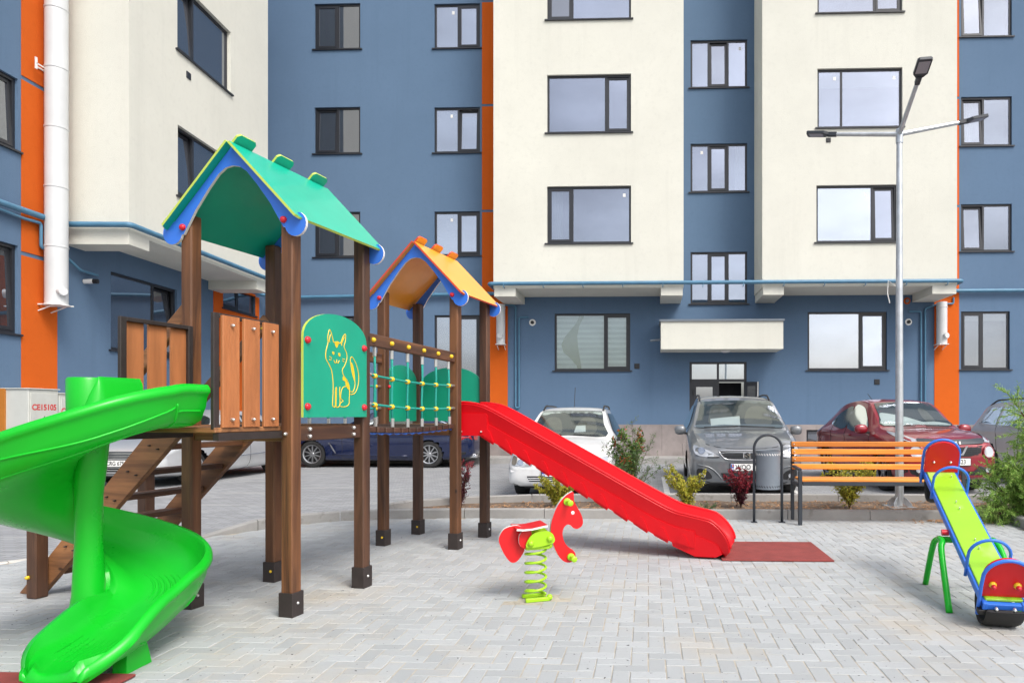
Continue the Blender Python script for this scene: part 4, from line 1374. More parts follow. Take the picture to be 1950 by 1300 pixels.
# rolled lip at the outlet
p, d, nrm = path(STOT); last = rings[-1]
cxm = sum(q[0] for q in last)/len(last); cym = sum(q[1] for q in last)/len(last); zm = .055
for e, sw_, sh in ((.014, .975, .85), (.026, .93, .58), (.034, .88, .22)):
    rings.append([(cxm+(q[0]-cxm)*sw_+d[0]*e, cym+(q[1]-cym)*sw_+d[1]*e, zm+(q[2]-zm)*sh) for q in last])
vs, fs = sweep(rings)
MB().add(vs, fs).build('chute', M['green'], SP, 60)
ztop = 1.23
MB().lathe([(0, .14), (.100, .14), (.078, .30), (.064, .6), (.066, .85), (.082, 1.0), (.100, 1.22), (.102, 1.485), (.094, 1.497), (.0, 1.497)], 24, Matrix.Translation((CU, CV, 0))).build('centre_column', M['green'], SP, 50)
# back wall of the entry
p0, d0, n0 = path(0)
rr = []
wall = [(-.715+(CU+.055+.715)*i/8, SV+(CV+.02-SV)*i/8) for i in range(9)]
for i, q in enumerate(wall):
    a_ = wall[max(i-1, 0)]; b_ = wall[min(i+1, len(wall)-1)]
    dx, dy = b_[0]-a_[0], b_[1]-a_[1]; l = math.hypot(dx, dy); nx, ny = -dy/l, dx/l
    hi = 1.4965; lo = 1.16
    rr.append([(q[0]+nx*w, q[1]+ny*w, z) for w, z in ((-.018, lo), (.018, lo), (.018, hi-.014), (.008, hi), (-.008, hi), (-.018, hi-.014))])
vs, fs = sweep(rr); MB().add(vs, fs).build('entry_wall', M['green'], SP, 50)
# foot under the outlet
p, d, nn = path(STOT-.30)
mb = MB()
mb.prism([(-.10, .0), (.08, .0), (.06, .11), (-.08, .13)], -.05, .02, lambda a, b, t: (p[0]+d[0]*a+nn[0]*(.15+t+(.19-b)*.12), p[1]+d[1]*a+nn[1]*(.15+t+(.19-b)*.12), b))
mb.build('foot', M['green'], SP)
# raised relief lines on the outer skin
def skin(s, f):
    """point on the outer skin, f 0 at the flange .. 1 under the bed"""
    P = sprof(s)[17:24]
    x = f*(len(P)-1); i = min(int(x), len(P)-2); t = x-i
    w = P[i][0]*(1-t)+P[i+1][0]*t; h = P[i][1]*(1-t)+P[i+1][1]*t
    p, d, nn = path(s)
    return Vector((p[0]+nn[0]*w, p[1]+nn[1]*w, zsm(s)+h))
def relief(fn, r_=.007, a=0, b=1, n=40, closed=False):
    pts = [skin(*fn(a+(b-a)*i/n)) for i in range(n + (0 if closed else 1))]
    MB().tube(pts, r_, 6, closed=closed).build('relief_line', M['green'], SP, True)
relief(lambda t: (.20+t*.75, .16+.09*math.sin(t*7)+.14*t))
relief(lambda t: (.26+t*.75, .38+.08*math.sin(t*7+.5)+.10*t))
relief(lambda t: (.03+t*.15, .22)); relief(lambda t: (.03+t*.13, .46)); relief(lambda t: (.19-.05*t, .1+.5*t), n=12)
relief(lambda t: (1.98+t*.40, .28+.18*math.sin(t*3.14)), .0045); relief(lambda t: (1.98+t*.36, .32+.30*math.sin(t*3.14)), .0045)
relief(lambda t: (1.86, .15+.6*t), .0045, n=12)
# ridges on the bed
def bedpt(s, w):
    p, d, nn = path(s); P = sprof(s)[4:12]; h = 0
    for (w0, h0), (w1, h1) in zip(P[:-1], P[1:]):
        if w0 <= w <= w1: h = h0+(h1-h0)*(w-w0)/(w1-w0)
    return Vector((p[0]+nn[0]*w, p[1]+nn[1]*w, zsm(s)+h))
for k in range(6):
    w = -.02+.028*k
    MB().tube([bedpt(1.72+.015*k+.26*i/14, w+.02*math.sin(i/14*3.14)) for i in range(15)], [.0012+.006*math.sin(math.pi*i/14) for i in range(15)], 6).build('bed_ridge', M['green'], SP, True)
for k in range(9):
    w = -.12+.030*k
    MB().tube([bedpt(STOT-.34+.22*i/8, w) for i in range(9)], [.001+.003*math.sin(math.pi*i/8) for i in range(9)], 5).build('bed_ridge', M['green'], SP, True)

# ---- red straight slide
RS = empty('straight_slide', (0, 0, 0)); RS.parent = PS; RS['label'] = 'red plastic straight slide with stepped underside'
rpts = catmull([(-.02, 1.215), (.10, 1.21), (.24, 1.17), (.60, .985), (1.2, .672), (1.8, .358), (2.04, .245), (2.22, .20), (2.38, .165), (2.50, .115), (2.585, .045)], 8)
VC = 2.555; HW = .235
def rprof(f):
    ho = .185 if f < .80 else .185*(1-((f-.80)/.20)**1.3*.80)
    L = [(-HW-.02, ho-.03), (-HW-.026, ho-.008), (-HW-.012, ho+.008), (-HW+.012, ho), (-HW+.025, ho*.7), (-HW+.055, .03), (-HW+.12, 0), (0, 0)]
    Rr = [(-w, h) for w, h in reversed(L[:-1])]
    und = [(HW-.005, -.015), (HW-.06, -.035), (0, -.04), (-HW+.06, -.035), (-HW+.005, -.015)]
    return L + Rr + und
rings = []
N = len(rpts)
for i, (u, z) in enumerate(rpts):
    a = rpts[max(i-1, 0)]; b = rpts[min(i+1, N-1)]
    du, dz = b[0]-a[0], b[1]-a[1]; l = math.hypot(du, dz); nx, nz = -dz/l, du/l
    f = i/(N-1)
    rings.append([(u+nx*h, VC+w, z+nz*h) for w, h in rprof(f)])
vs, fs = sweep(rings); MB().add(vs, fs).build('chute', M['red'], RS, 45)
for sg in (-1, 1):
    MB().tube([(r_[2 if sg < 0 else 12][0], r_[2 if sg < 0 else 12][1], r_[2 if sg < 0 else 12][2]) for r_ in rings[1:-2]], .013, 8).build('rim', M['red'], RS, True)
# entry plates
for sg in (-1, 1):
    v = VC+sg*(HW+.012)
    MB().prism(rrect(-.035, .30, 1.085, 1.30, .03), -.012, .012, xz(v)).build('entry_cheek', M['red'], RS, 40)
    if sg < 0:
        for uu in (.03, .24): knob((uu, v-.0125, 1.125), (0, -1, 0), 'bolt', .010, RS, 'bolt')
# stepped skirt: nine wedge ribs along each side
def zat(u):
    for (a, za), (b, zb_) in zip(rpts[:-1], rpts[1:]):
        if a <= u <= b: return za+(zb_-za)*(u-a)/(b-a)
    return rpts[-1][1]
nr = 11
for sg in (-1, 1):
    v = VC+sg*(HW+.004)
    for k in range(nr):
        ua = .22+k*(2.30-.22)/nr; ub_ = ua+(2.30-.22)/nr
        za, zb_ = zat(ua), zat(ub_)
        # a tread-shaped block: deep at its lower end, hollow above
        lo = min(za, zb_)
        um = ua+(ub_-ua)*.72; zm = za+(zb_-za)*.72
        pts = [(ua, za+.06), (ub_, zb_+.06), (ub_, zb_-.088), (um+.006, zm-.09), (um-.004, zm-.110), (ua+.012, za-.105), (ua, za-.088)]
        pts = [(x, max(z, .035)) for x, z in pts]
        MB().prism(pts, -.012, .012, xz(v)).build('side_rib', M['red'], RS)
        arch = []
        for i in range(9):
            t = i/8; an = math.pi*(1-t)
            um = ua+(ub_-ua)*(.12+.62*t); arch.append((um, za+(zb_-za)*(.12+.62*t)-.075+.085*math.sin(an)))
        arch += [(ua+(ub_-ua)*.74, za+(zb_-za)*.74-.088)]
        if sg < 0: MB().prism(arch, -.024, -.0125, xz(v)).build('side_pocket', M['red'], RS)
for sg in (-1, 1):
    v = VC+sg*(HW-.002)
    MB().prism([(2.06, zat(2.06)+.03), (2.30, zat(2.30)+.03), (2.50, zat(2.50)+.02), (2.545, .05), (2.49, .022), (2.30, .022), (2.10, .105)], -.010, .010, xz(v)).build('end_skirt', M['red'], RS)
MB().box(2.27, 2.48, VC-.20, VC+.20, .0, .10, .02).build('foot', M['red'], RS)
# ------------------------------------------------------------------ rubber mats
def mat_slab(x0, x1, y0, y1, lab):
    o = MB().box(x0, x1, y0, y1, .0, .014, .004).build('rubber_mat', M['mat'])
    tag(o, lab, 'mat', 'red rubber landing mats'); return o
o = mat_slab(-.49, .49, -.43, .43, 'red rubber mat at the foot of the red slide'); o.location = (1.36, 6.42, .003); o.rotation_euler = (0, 0, FROT)
o = mat_slab(-.62, .45, -.5, .44, 'red rubber mat under the end of the green spiral slide'); o.location = (-2.88, 2.95, .003); o.rotation_euler = (0, 0, FROT)

# ------------------------------------------------------------------ spring rocker
SRX, SRY = -.626, 4.787
SR = empty('spring_rocker', (SRX, SRY, 0), R(20), label='red horse spring rocker on a lime green coil spring', cat='spring rocker')
# local x = the way the horse faces, y = its left
coil = []
nt_ = 5.2
for i in range(int(nt_*22)+1):
    a = 2*math.pi*i/22; f = i/(nt_*22)
    coil.append((.072*math.cos(a), .072*math.sin(a), .03+.335*f))
MB().tube(coil, .0088, 8).build('spring', M['lime'], SR, True)
for z in (.012, .372):
    for q in (-1, 1):
        MB().box(-.085, .085, q*.062-.018, q*.062+.018, z-.012, z+.014, .005).build('spring_clamp', M['lime'], SR)
    MB().ball((.085, -.062, z+.01), .022, 10, 6).build('clamp_knob', M['lime'], SR, 40)
MB().box(-.16, .16, -.10, .10, -.006, -.001).build('socket', M['sand'], SR)
for q in (-1, 1):
    pl = [(-.085, .385), (0, .383), (.105, .405), (.108, .45), (.08, .482), (.03, .492), (-.03, .478), (-.07, .44)]
    S_ = MB().prism(catmull(pl, 3, True), -.006, .006, xz(q*.09)).build('side_bracket', M['lime'], SR)
    for (x, z) in ((-.055, .41), (.078, .435)):
        knob((x, q*.0965, z), (0, q, 0), 'lime', .022, SR, 'bolt_cap')
def twocol(poly, y0, y1, name, parent, mat='redpanel', edge='whitepanel'):
    return panel(poly, xz(0), y0, y1, mat, edge, name, parent)
head = catmull([(.255, .742), (.272, .735), (.275, .68), (.30, .63), (.325, .585), (.34, .54), (.335, .50), (.30, .478), (.27, .485), (.25, .505), (.225, .512), (.20, .49), (.19, .45), (.20, .40), (.225, .36), (.265, .33), (.285, .30), (.28, .265), (.25, .243), (.205, .25), (.165, .29), (.13, .36), (.11, .43), (.105, .50), (.12, .57), (.155, .65), (.205, .71)], 4, True)
H_ = twocol(head, -.016, .016, 'horse_head', SR)
for q in (-1, 1):
    MB().lathe([(0, .003), (.011, .002), (.013, 0)], 14, Matrix.Translation((.265, q*.0162, .594)) @ Matrix.Rotation(R(-90*q), 4, 'X')).build('eye', M['whitepanel'], H_, 40)
def peg(x, z, L, nm):
    for q in (-1, 1):
        Mx = Matrix.Translation((x, q*.0165, z)) @ Matrix.Rotation(R(-90*q), 4, 'X')
        MB().lathe([(0, 0), (.026, 0), (.026, .014), (.014, .018), (.014, L-.03), (.021, L-.024), (.021, L-.004), (.016, L), (0, L)], 14, Mx).build(nm, M['lime'], SR, 40)
peg(.222, .675, .10, 'hand_grip'); peg(.25, .282, .10, 'foot_rest')
tail = catmull([(x+.085, z) for x, z in ((-.335, .47), (-.30, .51), (-.22, .525), (-.165, .495), (-.15, .45), (-.175, .41), (-.165, .36), (-.19, .31), (-.225, .275), (-.262, .275), (-.30, .32), (-.33, .38), (-.345, .43))], 5, True)
twocol(tail, -.016, .016, 'horse_rump', SR)
seat = [(-.155, .505), (-.11, .500), (-.05, .502), (.02, .514), (.06, .520), (.06, .533), (.02, .527), (-.05, .515), (-.11, .513), (-.155, .518)]
panel(seat, xz(0), -.115, .115, 'whitepanel', 'redpanel', 'seat', SR)
MB().box(-.155, .06, -.1165, -.1155, .503, .520).build('seat_edge', M['whitepanel'], SR) if False else None
cr = catmull([(-.085, .50), (-.125, .47), (-.13, .41), (-.10, .375), (-.05, .37), (-.04, .43), (-.05, .50)], 4, True)
for q in (-1, 1): twocol(cr, q*.058-.012, q*.058+.012, 'saddle_flap', SR)
MB().bar((-.10, 0, .385), (.12, 0, .415), .12, .02).build('mount_plate', M['lime'], SR)

# ------------------------------------------------------------------ seesaw
P0 = Vector((2.27, 4.09)); P1 = Vector((2.56, 5.56))
dv = (P1-P0); LEN = dv.length
SS = empty('seesaw', ((P0.x+P1.x)/2, (P0.y+P1.y)/2, 0), math.atan2(dv.y, dv.x), label='lime green seesaw with red seat backs and blue tubular handles', cat='seesaw')
# local x along the plank, away from the camera; it rises that way
TA = math.atan2(.655, LEN)
def tl(x, y, z):      # plank frame tilted about the pivot
    return (x*math.cos(TA) - z*math.sin(TA), y, .500 + x*math.sin(TA) + z*math.cos(TA))
def tbox(mb, x0, x1, y0, y1, z0, z1, b=0):
    m2 = MB().box(x0, x1, y0, y1, z0, z1, b)
    mb.add([tl(*v) for v in m2.v], m2.f); return mb
HL = LEN/2/math.cos(TA) + .03
M['board'] = pm('lime_board', (.30, .60, .025), .35, .09, 2.5, coat=.15, spots=((.42, .66, .16), 3, .55))
tbox(MB(), -HL+.03, HL-.03, -.105, .105, .0, .018, .004).build('plank', M['board'], SS)
for q in (-1, 1): tbox(MB(), -HL, HL, q*.108-.014, q*.108+.014, -.042, .006, .004).build('side_rail', M['bluepanel'], SS)
for x in (-HL+.16, -HL+.55, -.2, .2, HL-.55, HL-.16):
    for q in ((-1, 1) if abs(x) > .3 else (0,)):
        p = tl(x, q*.06, .0182); knob(p, (math.sin(-TA), 0, math.cos(TA)), 'bolt', .006, SS, 'bolt')
for e in (-1, 1):
    xe = e*(HL-.015)
    # seat back, its blue loop, the handle and the half tyre below
    bp = [(y, z) for y, z in rrect(-.125, .125, .02, .285, .11, 8)]
    bp = [(-.125, .02), (.125, .02)] + [(.125*math.cos(R(a)), .165+.12*math.sin(R(a))) for a in range(0, 181, 12)]
    B_ = MB().add([], [])
    xs0 = xe-e*.05
    mb = MB().prism(bp, -.011, .011, lambda a, b, t: tl(xs0+t - 0*b, a, b))
    me = mb.mesh('seat_back', M['redpanel']); bk = link('seat_back', me, None, SS)
    for y in (-.062, .062):
        p = tl(xs0+e*-.0115, y, .115); knob(p, (-e*math.cos(TA), 0, -e*math.sin(TA)), 'bolt', .010, SS, 'bolt')
        if e < 0: 
            p = tl(xs0-.0115, y*1.1, .105); knob(p, (-math.cos(TA), 0, -math.sin(TA)), 'yellow', .022, SS); 
            p = tl(xs0-.0315, y*1.1, .105); knob(p, (-math.cos(TA), 0, -math.sin(TA)), 'knobred', .015, SS)
    lp = [tl(xe-e*.022, .135*s_, z) for s_, z in ((-1, -.10), (-1, .0), (-1, .12))] + [tl(xe-e*.022, -.135*math.cos(R(a)), .16+.13*math.sin(R(a))) for a in range(10, 171, 12)] + [tl(xe-e*.022, .135, z) for z in (.12, 0, -.10)]
    MB().tube(lp, .0115, 9).build('back_loop', M['bluepanel'], SS, True)
    xh = e*(HL-.36)
    lp = [tl(xh, -.125, z) for z in (-.06, .0, .08)] + [tl(xh, -.125*math.cos(R(a)), .10+.115*math.sin(R(a))) for a in range(10, 171, 12)] + [tl(xh, .125, z) for z in (.08, 0, -.06)]
    MB().tube(lp, .0105, 9).build('handle', M['bluepanel'], SS, True)
    # half tyre
    cx, cz = xe-e*(.075 if e < 0 else .13), -.03
    Rt = .165 if e < 0 else .17
    vs = []; fs = []
    n = 22
    for i in range(n+1):
        a = math.pi + math.pi*i/n
        for (w, r_) in ((-.095, Rt-.022), (-.108, Rt-.005), (-.08, Rt+.008), (.08, Rt+.008), (.108, Rt-.005), (.095, Rt-.022)):
            vs.append(tl(cx + (r_*.72)*math.cos(a), w, cz + (r_*1.02)*math.sin(a)))
    for i in range(n):
        for k in range(6):
            fs.append((i*6+k, i*6+(k+1) % 6, (i+1)*6+(k+1) % 6, (i+1)*6+k))
    fs += [tuple(range(6))[::-1], tuple(n*6+k for k in range(6))]
    zmin = min(v[2] for v in vs)
    if zmin < .004: vs = [(x, y, max(z, .004)) for x, y, z in vs]
    MB().add(vs, fs).build('half_tyre', M['rubber'], SS, 40)
    for y in (-.05, .05):
        p = tl(xe-.002*e+(-.014 if e < 0 else .014)*0, y, -.022)
        if e < 0: knob(tl(-HL-.006, y, -.022), (-math.cos(TA), 0, -math.sin(TA)), 'bolt', .011, SS, 'bolt')
    tbox(MB(), xe-.012 if e < 0 else xe-.02, xe+.02 if e < 0 else xe+.012, -.122, .122, -.041, -.002, .003).build('end_plate', M['bluepanel'], SS)
    for y in (-.125, .125): tbox(MB(), xe-.02, xe+.02, y-.02, y+.02, -.075, -.043, .003).build('end_block', M['black'], SS)
# trestle of green tube
for q in (-1, 1):
    y = q*.175
    apex = .395
    pts = [(-.42, y+q*.045, .0), (-.12, y+q*.02, apex-.06), (-.06, y, apex), (0, y, apex+.014), (.06, y, apex), (.12, y+q*.02, apex-.06), (.35, y+q*.02, .0)]
    MB().tube(catmull(pts, 5), .0215, 12).build('trestle_leg', M['greenpaint'] if 'greenpaint' in M else M['green'], SS, True)
MB().tube([(0, -.175, .405), (0, .175, .405)], .022, 12).build('pivot_tube', M['green'], SS, True)
MB().bar((0, -.09, .43), (0, .09, .43), .06, .05).build('pivot_block', M['bluepanel'], SS)
MB().tube([(0, .12, .455), (0, .165, .455)], .022, 10).build('pivot_cap', M['knobred'], SS, 40)

# ------------------------------------------------------------------ bench
BX0, BX1, BYF = 2.06, 3.91, 7.93
BN = empty('park_bench', ((BX0+BX1)/2, BYF+.2, 0), FROT, label='bench with orange wooden slats and dark grey steel frame', cat='bench')
hl = (BX1-BX0)/2+.03
for i, z in enumerate((.925, .835, .745, .655)):
    yb = .19 + .02*(i == 0)*1 - .012*i
    MB().box(-hl, hl, yb-.018, yb+.018, z-.032, z+.032, .007).build('back_slat', M['bench'], BN)
    for x in (-hl+.03, hl-.03): knob((x, yb-.0185, z), (0, -1, 0), 'bolt', .009, BN, 'bolt')
for i in range(4):
    y = -.17+.095*i
    MB().box(-hl+.03, hl-.03, y-.04, y+.04, .505, .535, .006).build('seat_slat', M['bench'], BN)
for sg in (-1, 1):
    x = sg*(hl-.02)
    mb = MB()
    mb.box(x-.022, x+.022, -.222, -.178, 0, .63, .004)
    F_ = mb.build('leg', M['anth_metal'], BN)
    MB().box(x-.022, x+.022, .175, .218, 0, .975, .004).build('leg', M['anth_metal'], BN) if False else MB().box(x-.02, x+.02, .209, .249, 0, .96, .004).build('leg', M['anth_metal'], BN)
    MB().bar((x, -.2, .645), (x, .229, .665), .04, .03, .004).build('armrest', M['anth_metal'], BN)
    MB().bar((x, -.177, .46), (x, .208, .46), .035, .045, .004).build('side_rail', M['anth_metal'], BN)
MB().box(-hl+.05, hl-.05, -.21, -.18, .46, .504, .003).build('front_rail', M['anth_metal'], BN)

# ------------------------------------------------------------------ litter bin
TB = empty('litter_bin', (1.71, 8.16, 0), FROT, label='grey metal litter bin hung in a dark hoop frame beside the bench', cat='litter bin')
pts = [(-.165, 0, .0), (-.165, 0, .5), (-.165, 0, .87)] + [(-.165*math.cos(R(a)), 0, .88+.165*math.sin(R(a))) for a in range(10, 171, 10)] + [(.165, 0, .87), (.165, 0, .5), (.165, 0, .0)]
MB().tube(pts, .0165, 10).build('hoop', M['anth_metal'], TB, True)
for x in (-.165, .165): MB().box(x-.035, x+.035, -.035, .035, 0, .010).build('foot_plate', M['anth_metal'], TB)
mb = MB(); mb.lathe([(0, .40), (.138, .40), (.143, .405), (.143, .845), (.148, .86), (.14, .86), (.135, .84), (.135, .42), (0, .42)], 28); mb.build('bucket', M['grey_metal'], TB, 40)
for k in range(28):
    a = 2*math.pi*k/28
    for z in (.435, .815):
        mb = MB(); mb.M = Matrix.Translation((.1432*math.cos(a), .1432*math.sin(a), z)) @ Matrix.Rotation(a, 4, 'Z') @ Matrix.Rotation(R(35), 4, 'X')
        mb.box(-.001, .0012, -.004, .004, -.014, .014)
        mb.build('slot', M['black' if z < .6 else 'white'], TB)
for x in (-1, 1): MB().tube([(x*.142, 0, .70), (x*.165, 0, .70)], .012, 8).build('pivot', M['anth_metal'], TB)

# ------------------------------------------------------------------ street lamp
LX, LY = 3.67, 9.13
LP = empty('street_lamp', (LX, LY, .05), 0, label='galvanised street lamp with three slanted arms behind the bench', cat='street lamp')
MB().tube([(0, 0, .015), (0, 0, 2.5), (0, 0, 4.95)], [.056, .046, .037], 12).build('pole', M['steel'], LP, 30)
mb = MB().box(-.17, .17, -.17, .17, 0, .015); BPp = mb.build('base_plate', M['steel'], LP)
for k in range(4):
    a = R(45+90*k) ; d = Vector((math.cos(a), math.sin(a), 0)); s = Vector((-d.y, d.x, 0))*.005
    pts = [(.06, .015), (.17, .015), (.165, .06), (.10, .12), (.06, .14)]
    mb = MB().prism(pts, -1, 1, lambda a_, b_, t: tuple(d*a_ + s*t + Vector((0, 0, b_)))); mb.build('gusset', M['steel'], BPp)
MB().tube([(0, 0, 4.86), (0, 0, 5.05)], .046, 12).build('arm_collar', M['steel'], LP, 30)
M['lens'] = pm('lamp_lens', (.30, .29, .33), .25, .06, 20)
for (dx, dy, rise) in ((1.03, .12, .24), (-.90, .42, .17), (-.19, -1.12, .29)):
    d = Vector((dx, dy, rise)); e = d*.84
    A_ = MB().tube([(0, 0, 4.98), tuple(Vector((0, 0, 4.98))+e)], [.031, .026], 10).build('arm', M['steel'], LP, 30)
    u = d.normalized(); s = u.cross(Vector((0, 0, 1))).normalized(); up = s.cross(u)
    # head tips back a little
    o_ = Vector((0, 0, 4.98))+e
    Mx = Matrix((s, u, up)).transposed().to_4x4(); Mx.translation = o_
    mb = MB(); mb.M = Mx
    mb.box(-.03, .03, -.03, .10, -.03, .03, .008); mb.build('head_socket', M['anth_metal'], LP)
    mb = MB(); mb.M = Mx
    mb.prism([(-.04, .08), (.04, .08), (.082, .14), (.082, .36), (.062, .38), (-.062, .38), (-.082, .36), (-.082, .14)], -.012, .022, lambda a, b, t: (a, b, t))
    Hd = mb.build('lamp_head', M['anth_metal'], LP)
    mb = MB(); mb.M = Mx; mb.box(-.064, .064, .155, .345, -.0165, -.0125, .001); mb.build('lamp_lens', M['lens'], Hd)
# the little hook and loose wire on the pole
mb = MB(); mb.tube([(-.05, 0, 2.95), (-.16, -.03, 3.02), (-.17, -.03, 2.85), (-.14, -.03, 2.72)], .006, 6); mb.build('wire_hook', M['white'], LP)
# ------------------------------------------------------------------ cars
def paint(name, col, metal=.0, rough=.28, dirt=.0, flake=.0):
    m, nt, b = _new(name)
    n1 = noise(nt, 2.2, 4, .6)
    c = mix_rgb(nt, sc(col, .94), sc(col, 1.06), ramp(nt, n1, .3, .7))
    if dirt: c = mix_rgb(nt, c, (.33, .30, .27), ramp(nt, noise(nt, 5, 6, .75), .5, .5+.5/dirt))
    nt.links.new(c, b.inputs['Base Color'])
    b.inputs['Metallic'].default_value = metal; b.inputs['Roughness'].default_value = rough
    b.inputs['Coat Weight'].default_value = 1.0; b.inputs['Coat Roughness'].default_value = .03
    return m
M['p_grey'] = paint('graphite_paint', (.155, .168, .182), .3, .35, .9)
M['p_white'] = paint('white_paint', (.74, .745, .745), 0, .35, .5)
M['p_red'] = paint('dark_red_paint', (.26, .010, .022), .25, .3)
M['p_silver'] = paint('silver_paint', (.50, .51, .52), .2, .32, .3)
M['p_blue'] = paint('deep_blue_paint', (.004, .011, .055), .3, .25)
M['p_silver2'] = paint('pale_silver_paint', (.52, .53, .54), .4, .34, .3)
M['chrome'] = pm('chrome', (.75, .76, .78), .12, .03, metal=1.0)
M['rim'] = pm('alloy_rim', (.45, .46, .48), .3, .08, metal=.8)
M['rimdark'] = pm('dark_alloy', (.05, .05, .055), .3, .08, metal=.6)
M['trim'] = pm('black_trim', (.015, .015, .017), .45, .15, 8)
M['lampglass'] = glass_mat('headlamp_glass', (.95, .97, 1), (.42, .44, .47), .22, .03)
M['taillamp'] = pm('tail_lamp', (.35, .01, .015), .2, .05, coat=.8)
M['carglass'] = glass_mat('car_glass', (.90, .97, .97), (.02, .03, .03), .14, .07, trans=.80)
M['dash'] = pm('car_interior', (.035, .037, .04), .8, .3, 3)
M['seatgrey'] = pm('seat_fabric', (.14, .125, .105), .9, .2, 5)
M['sheet'] = pm('paper_or_reflection', (.68, .69, .70), .8, .05)  # paper white, also used for the painted windscreen reflection
M['plate'] = pm('number_plate', (.80, .80, .78), .45, .03)
M['plateblue'] = pm('plate_band', (.02, .07, .40), .45, .03)
M['ink'] = pm('plate_ink', (.012, .012, .014), .5, .03)

def interp(keys, y):
    ys = [k[0] for k in keys]; n = len(keys[0])
    if y <= ys[0]: return list(keys[0][1:])
    if y >= ys[-1]: return list(keys[-1][1:])
    for i in range(len(ys)-1):
        if ys[i] <= y <= ys[i+1]:
            h = ys[i+1]-ys[i]; t = (y-ys[i])/h
            out = []
            for c in range(1, n):
                # monotone cubic
                def sl(k):
                    if k <= 0 or k >= len(ys)-1: return None
                    a = (keys[k][c]-keys[k-1][c])/(ys[k]-ys[k-1]); b = (keys[k+1][c]-keys[k][c])/(ys[k+1]-ys[k])
                    return 0 if a*b <= 0 else 2*a*b/(a+b)
                d = (keys[i+1][c]-keys[i][c])/h
                m0 = sl(i); m1 = sl(i+1)
                m0 = d if m0 is None else m0; m1 = d if m1 is None else m1
                t2, t3 = t*t, t*t*t
                out.append((2*t3-3*t2+1)*keys[i][c]+(t3-2*t2+t)*h*m0+(-2*t3+3*t2)*keys[i+1][c]+(t3-t2)*h*m1)
            return out

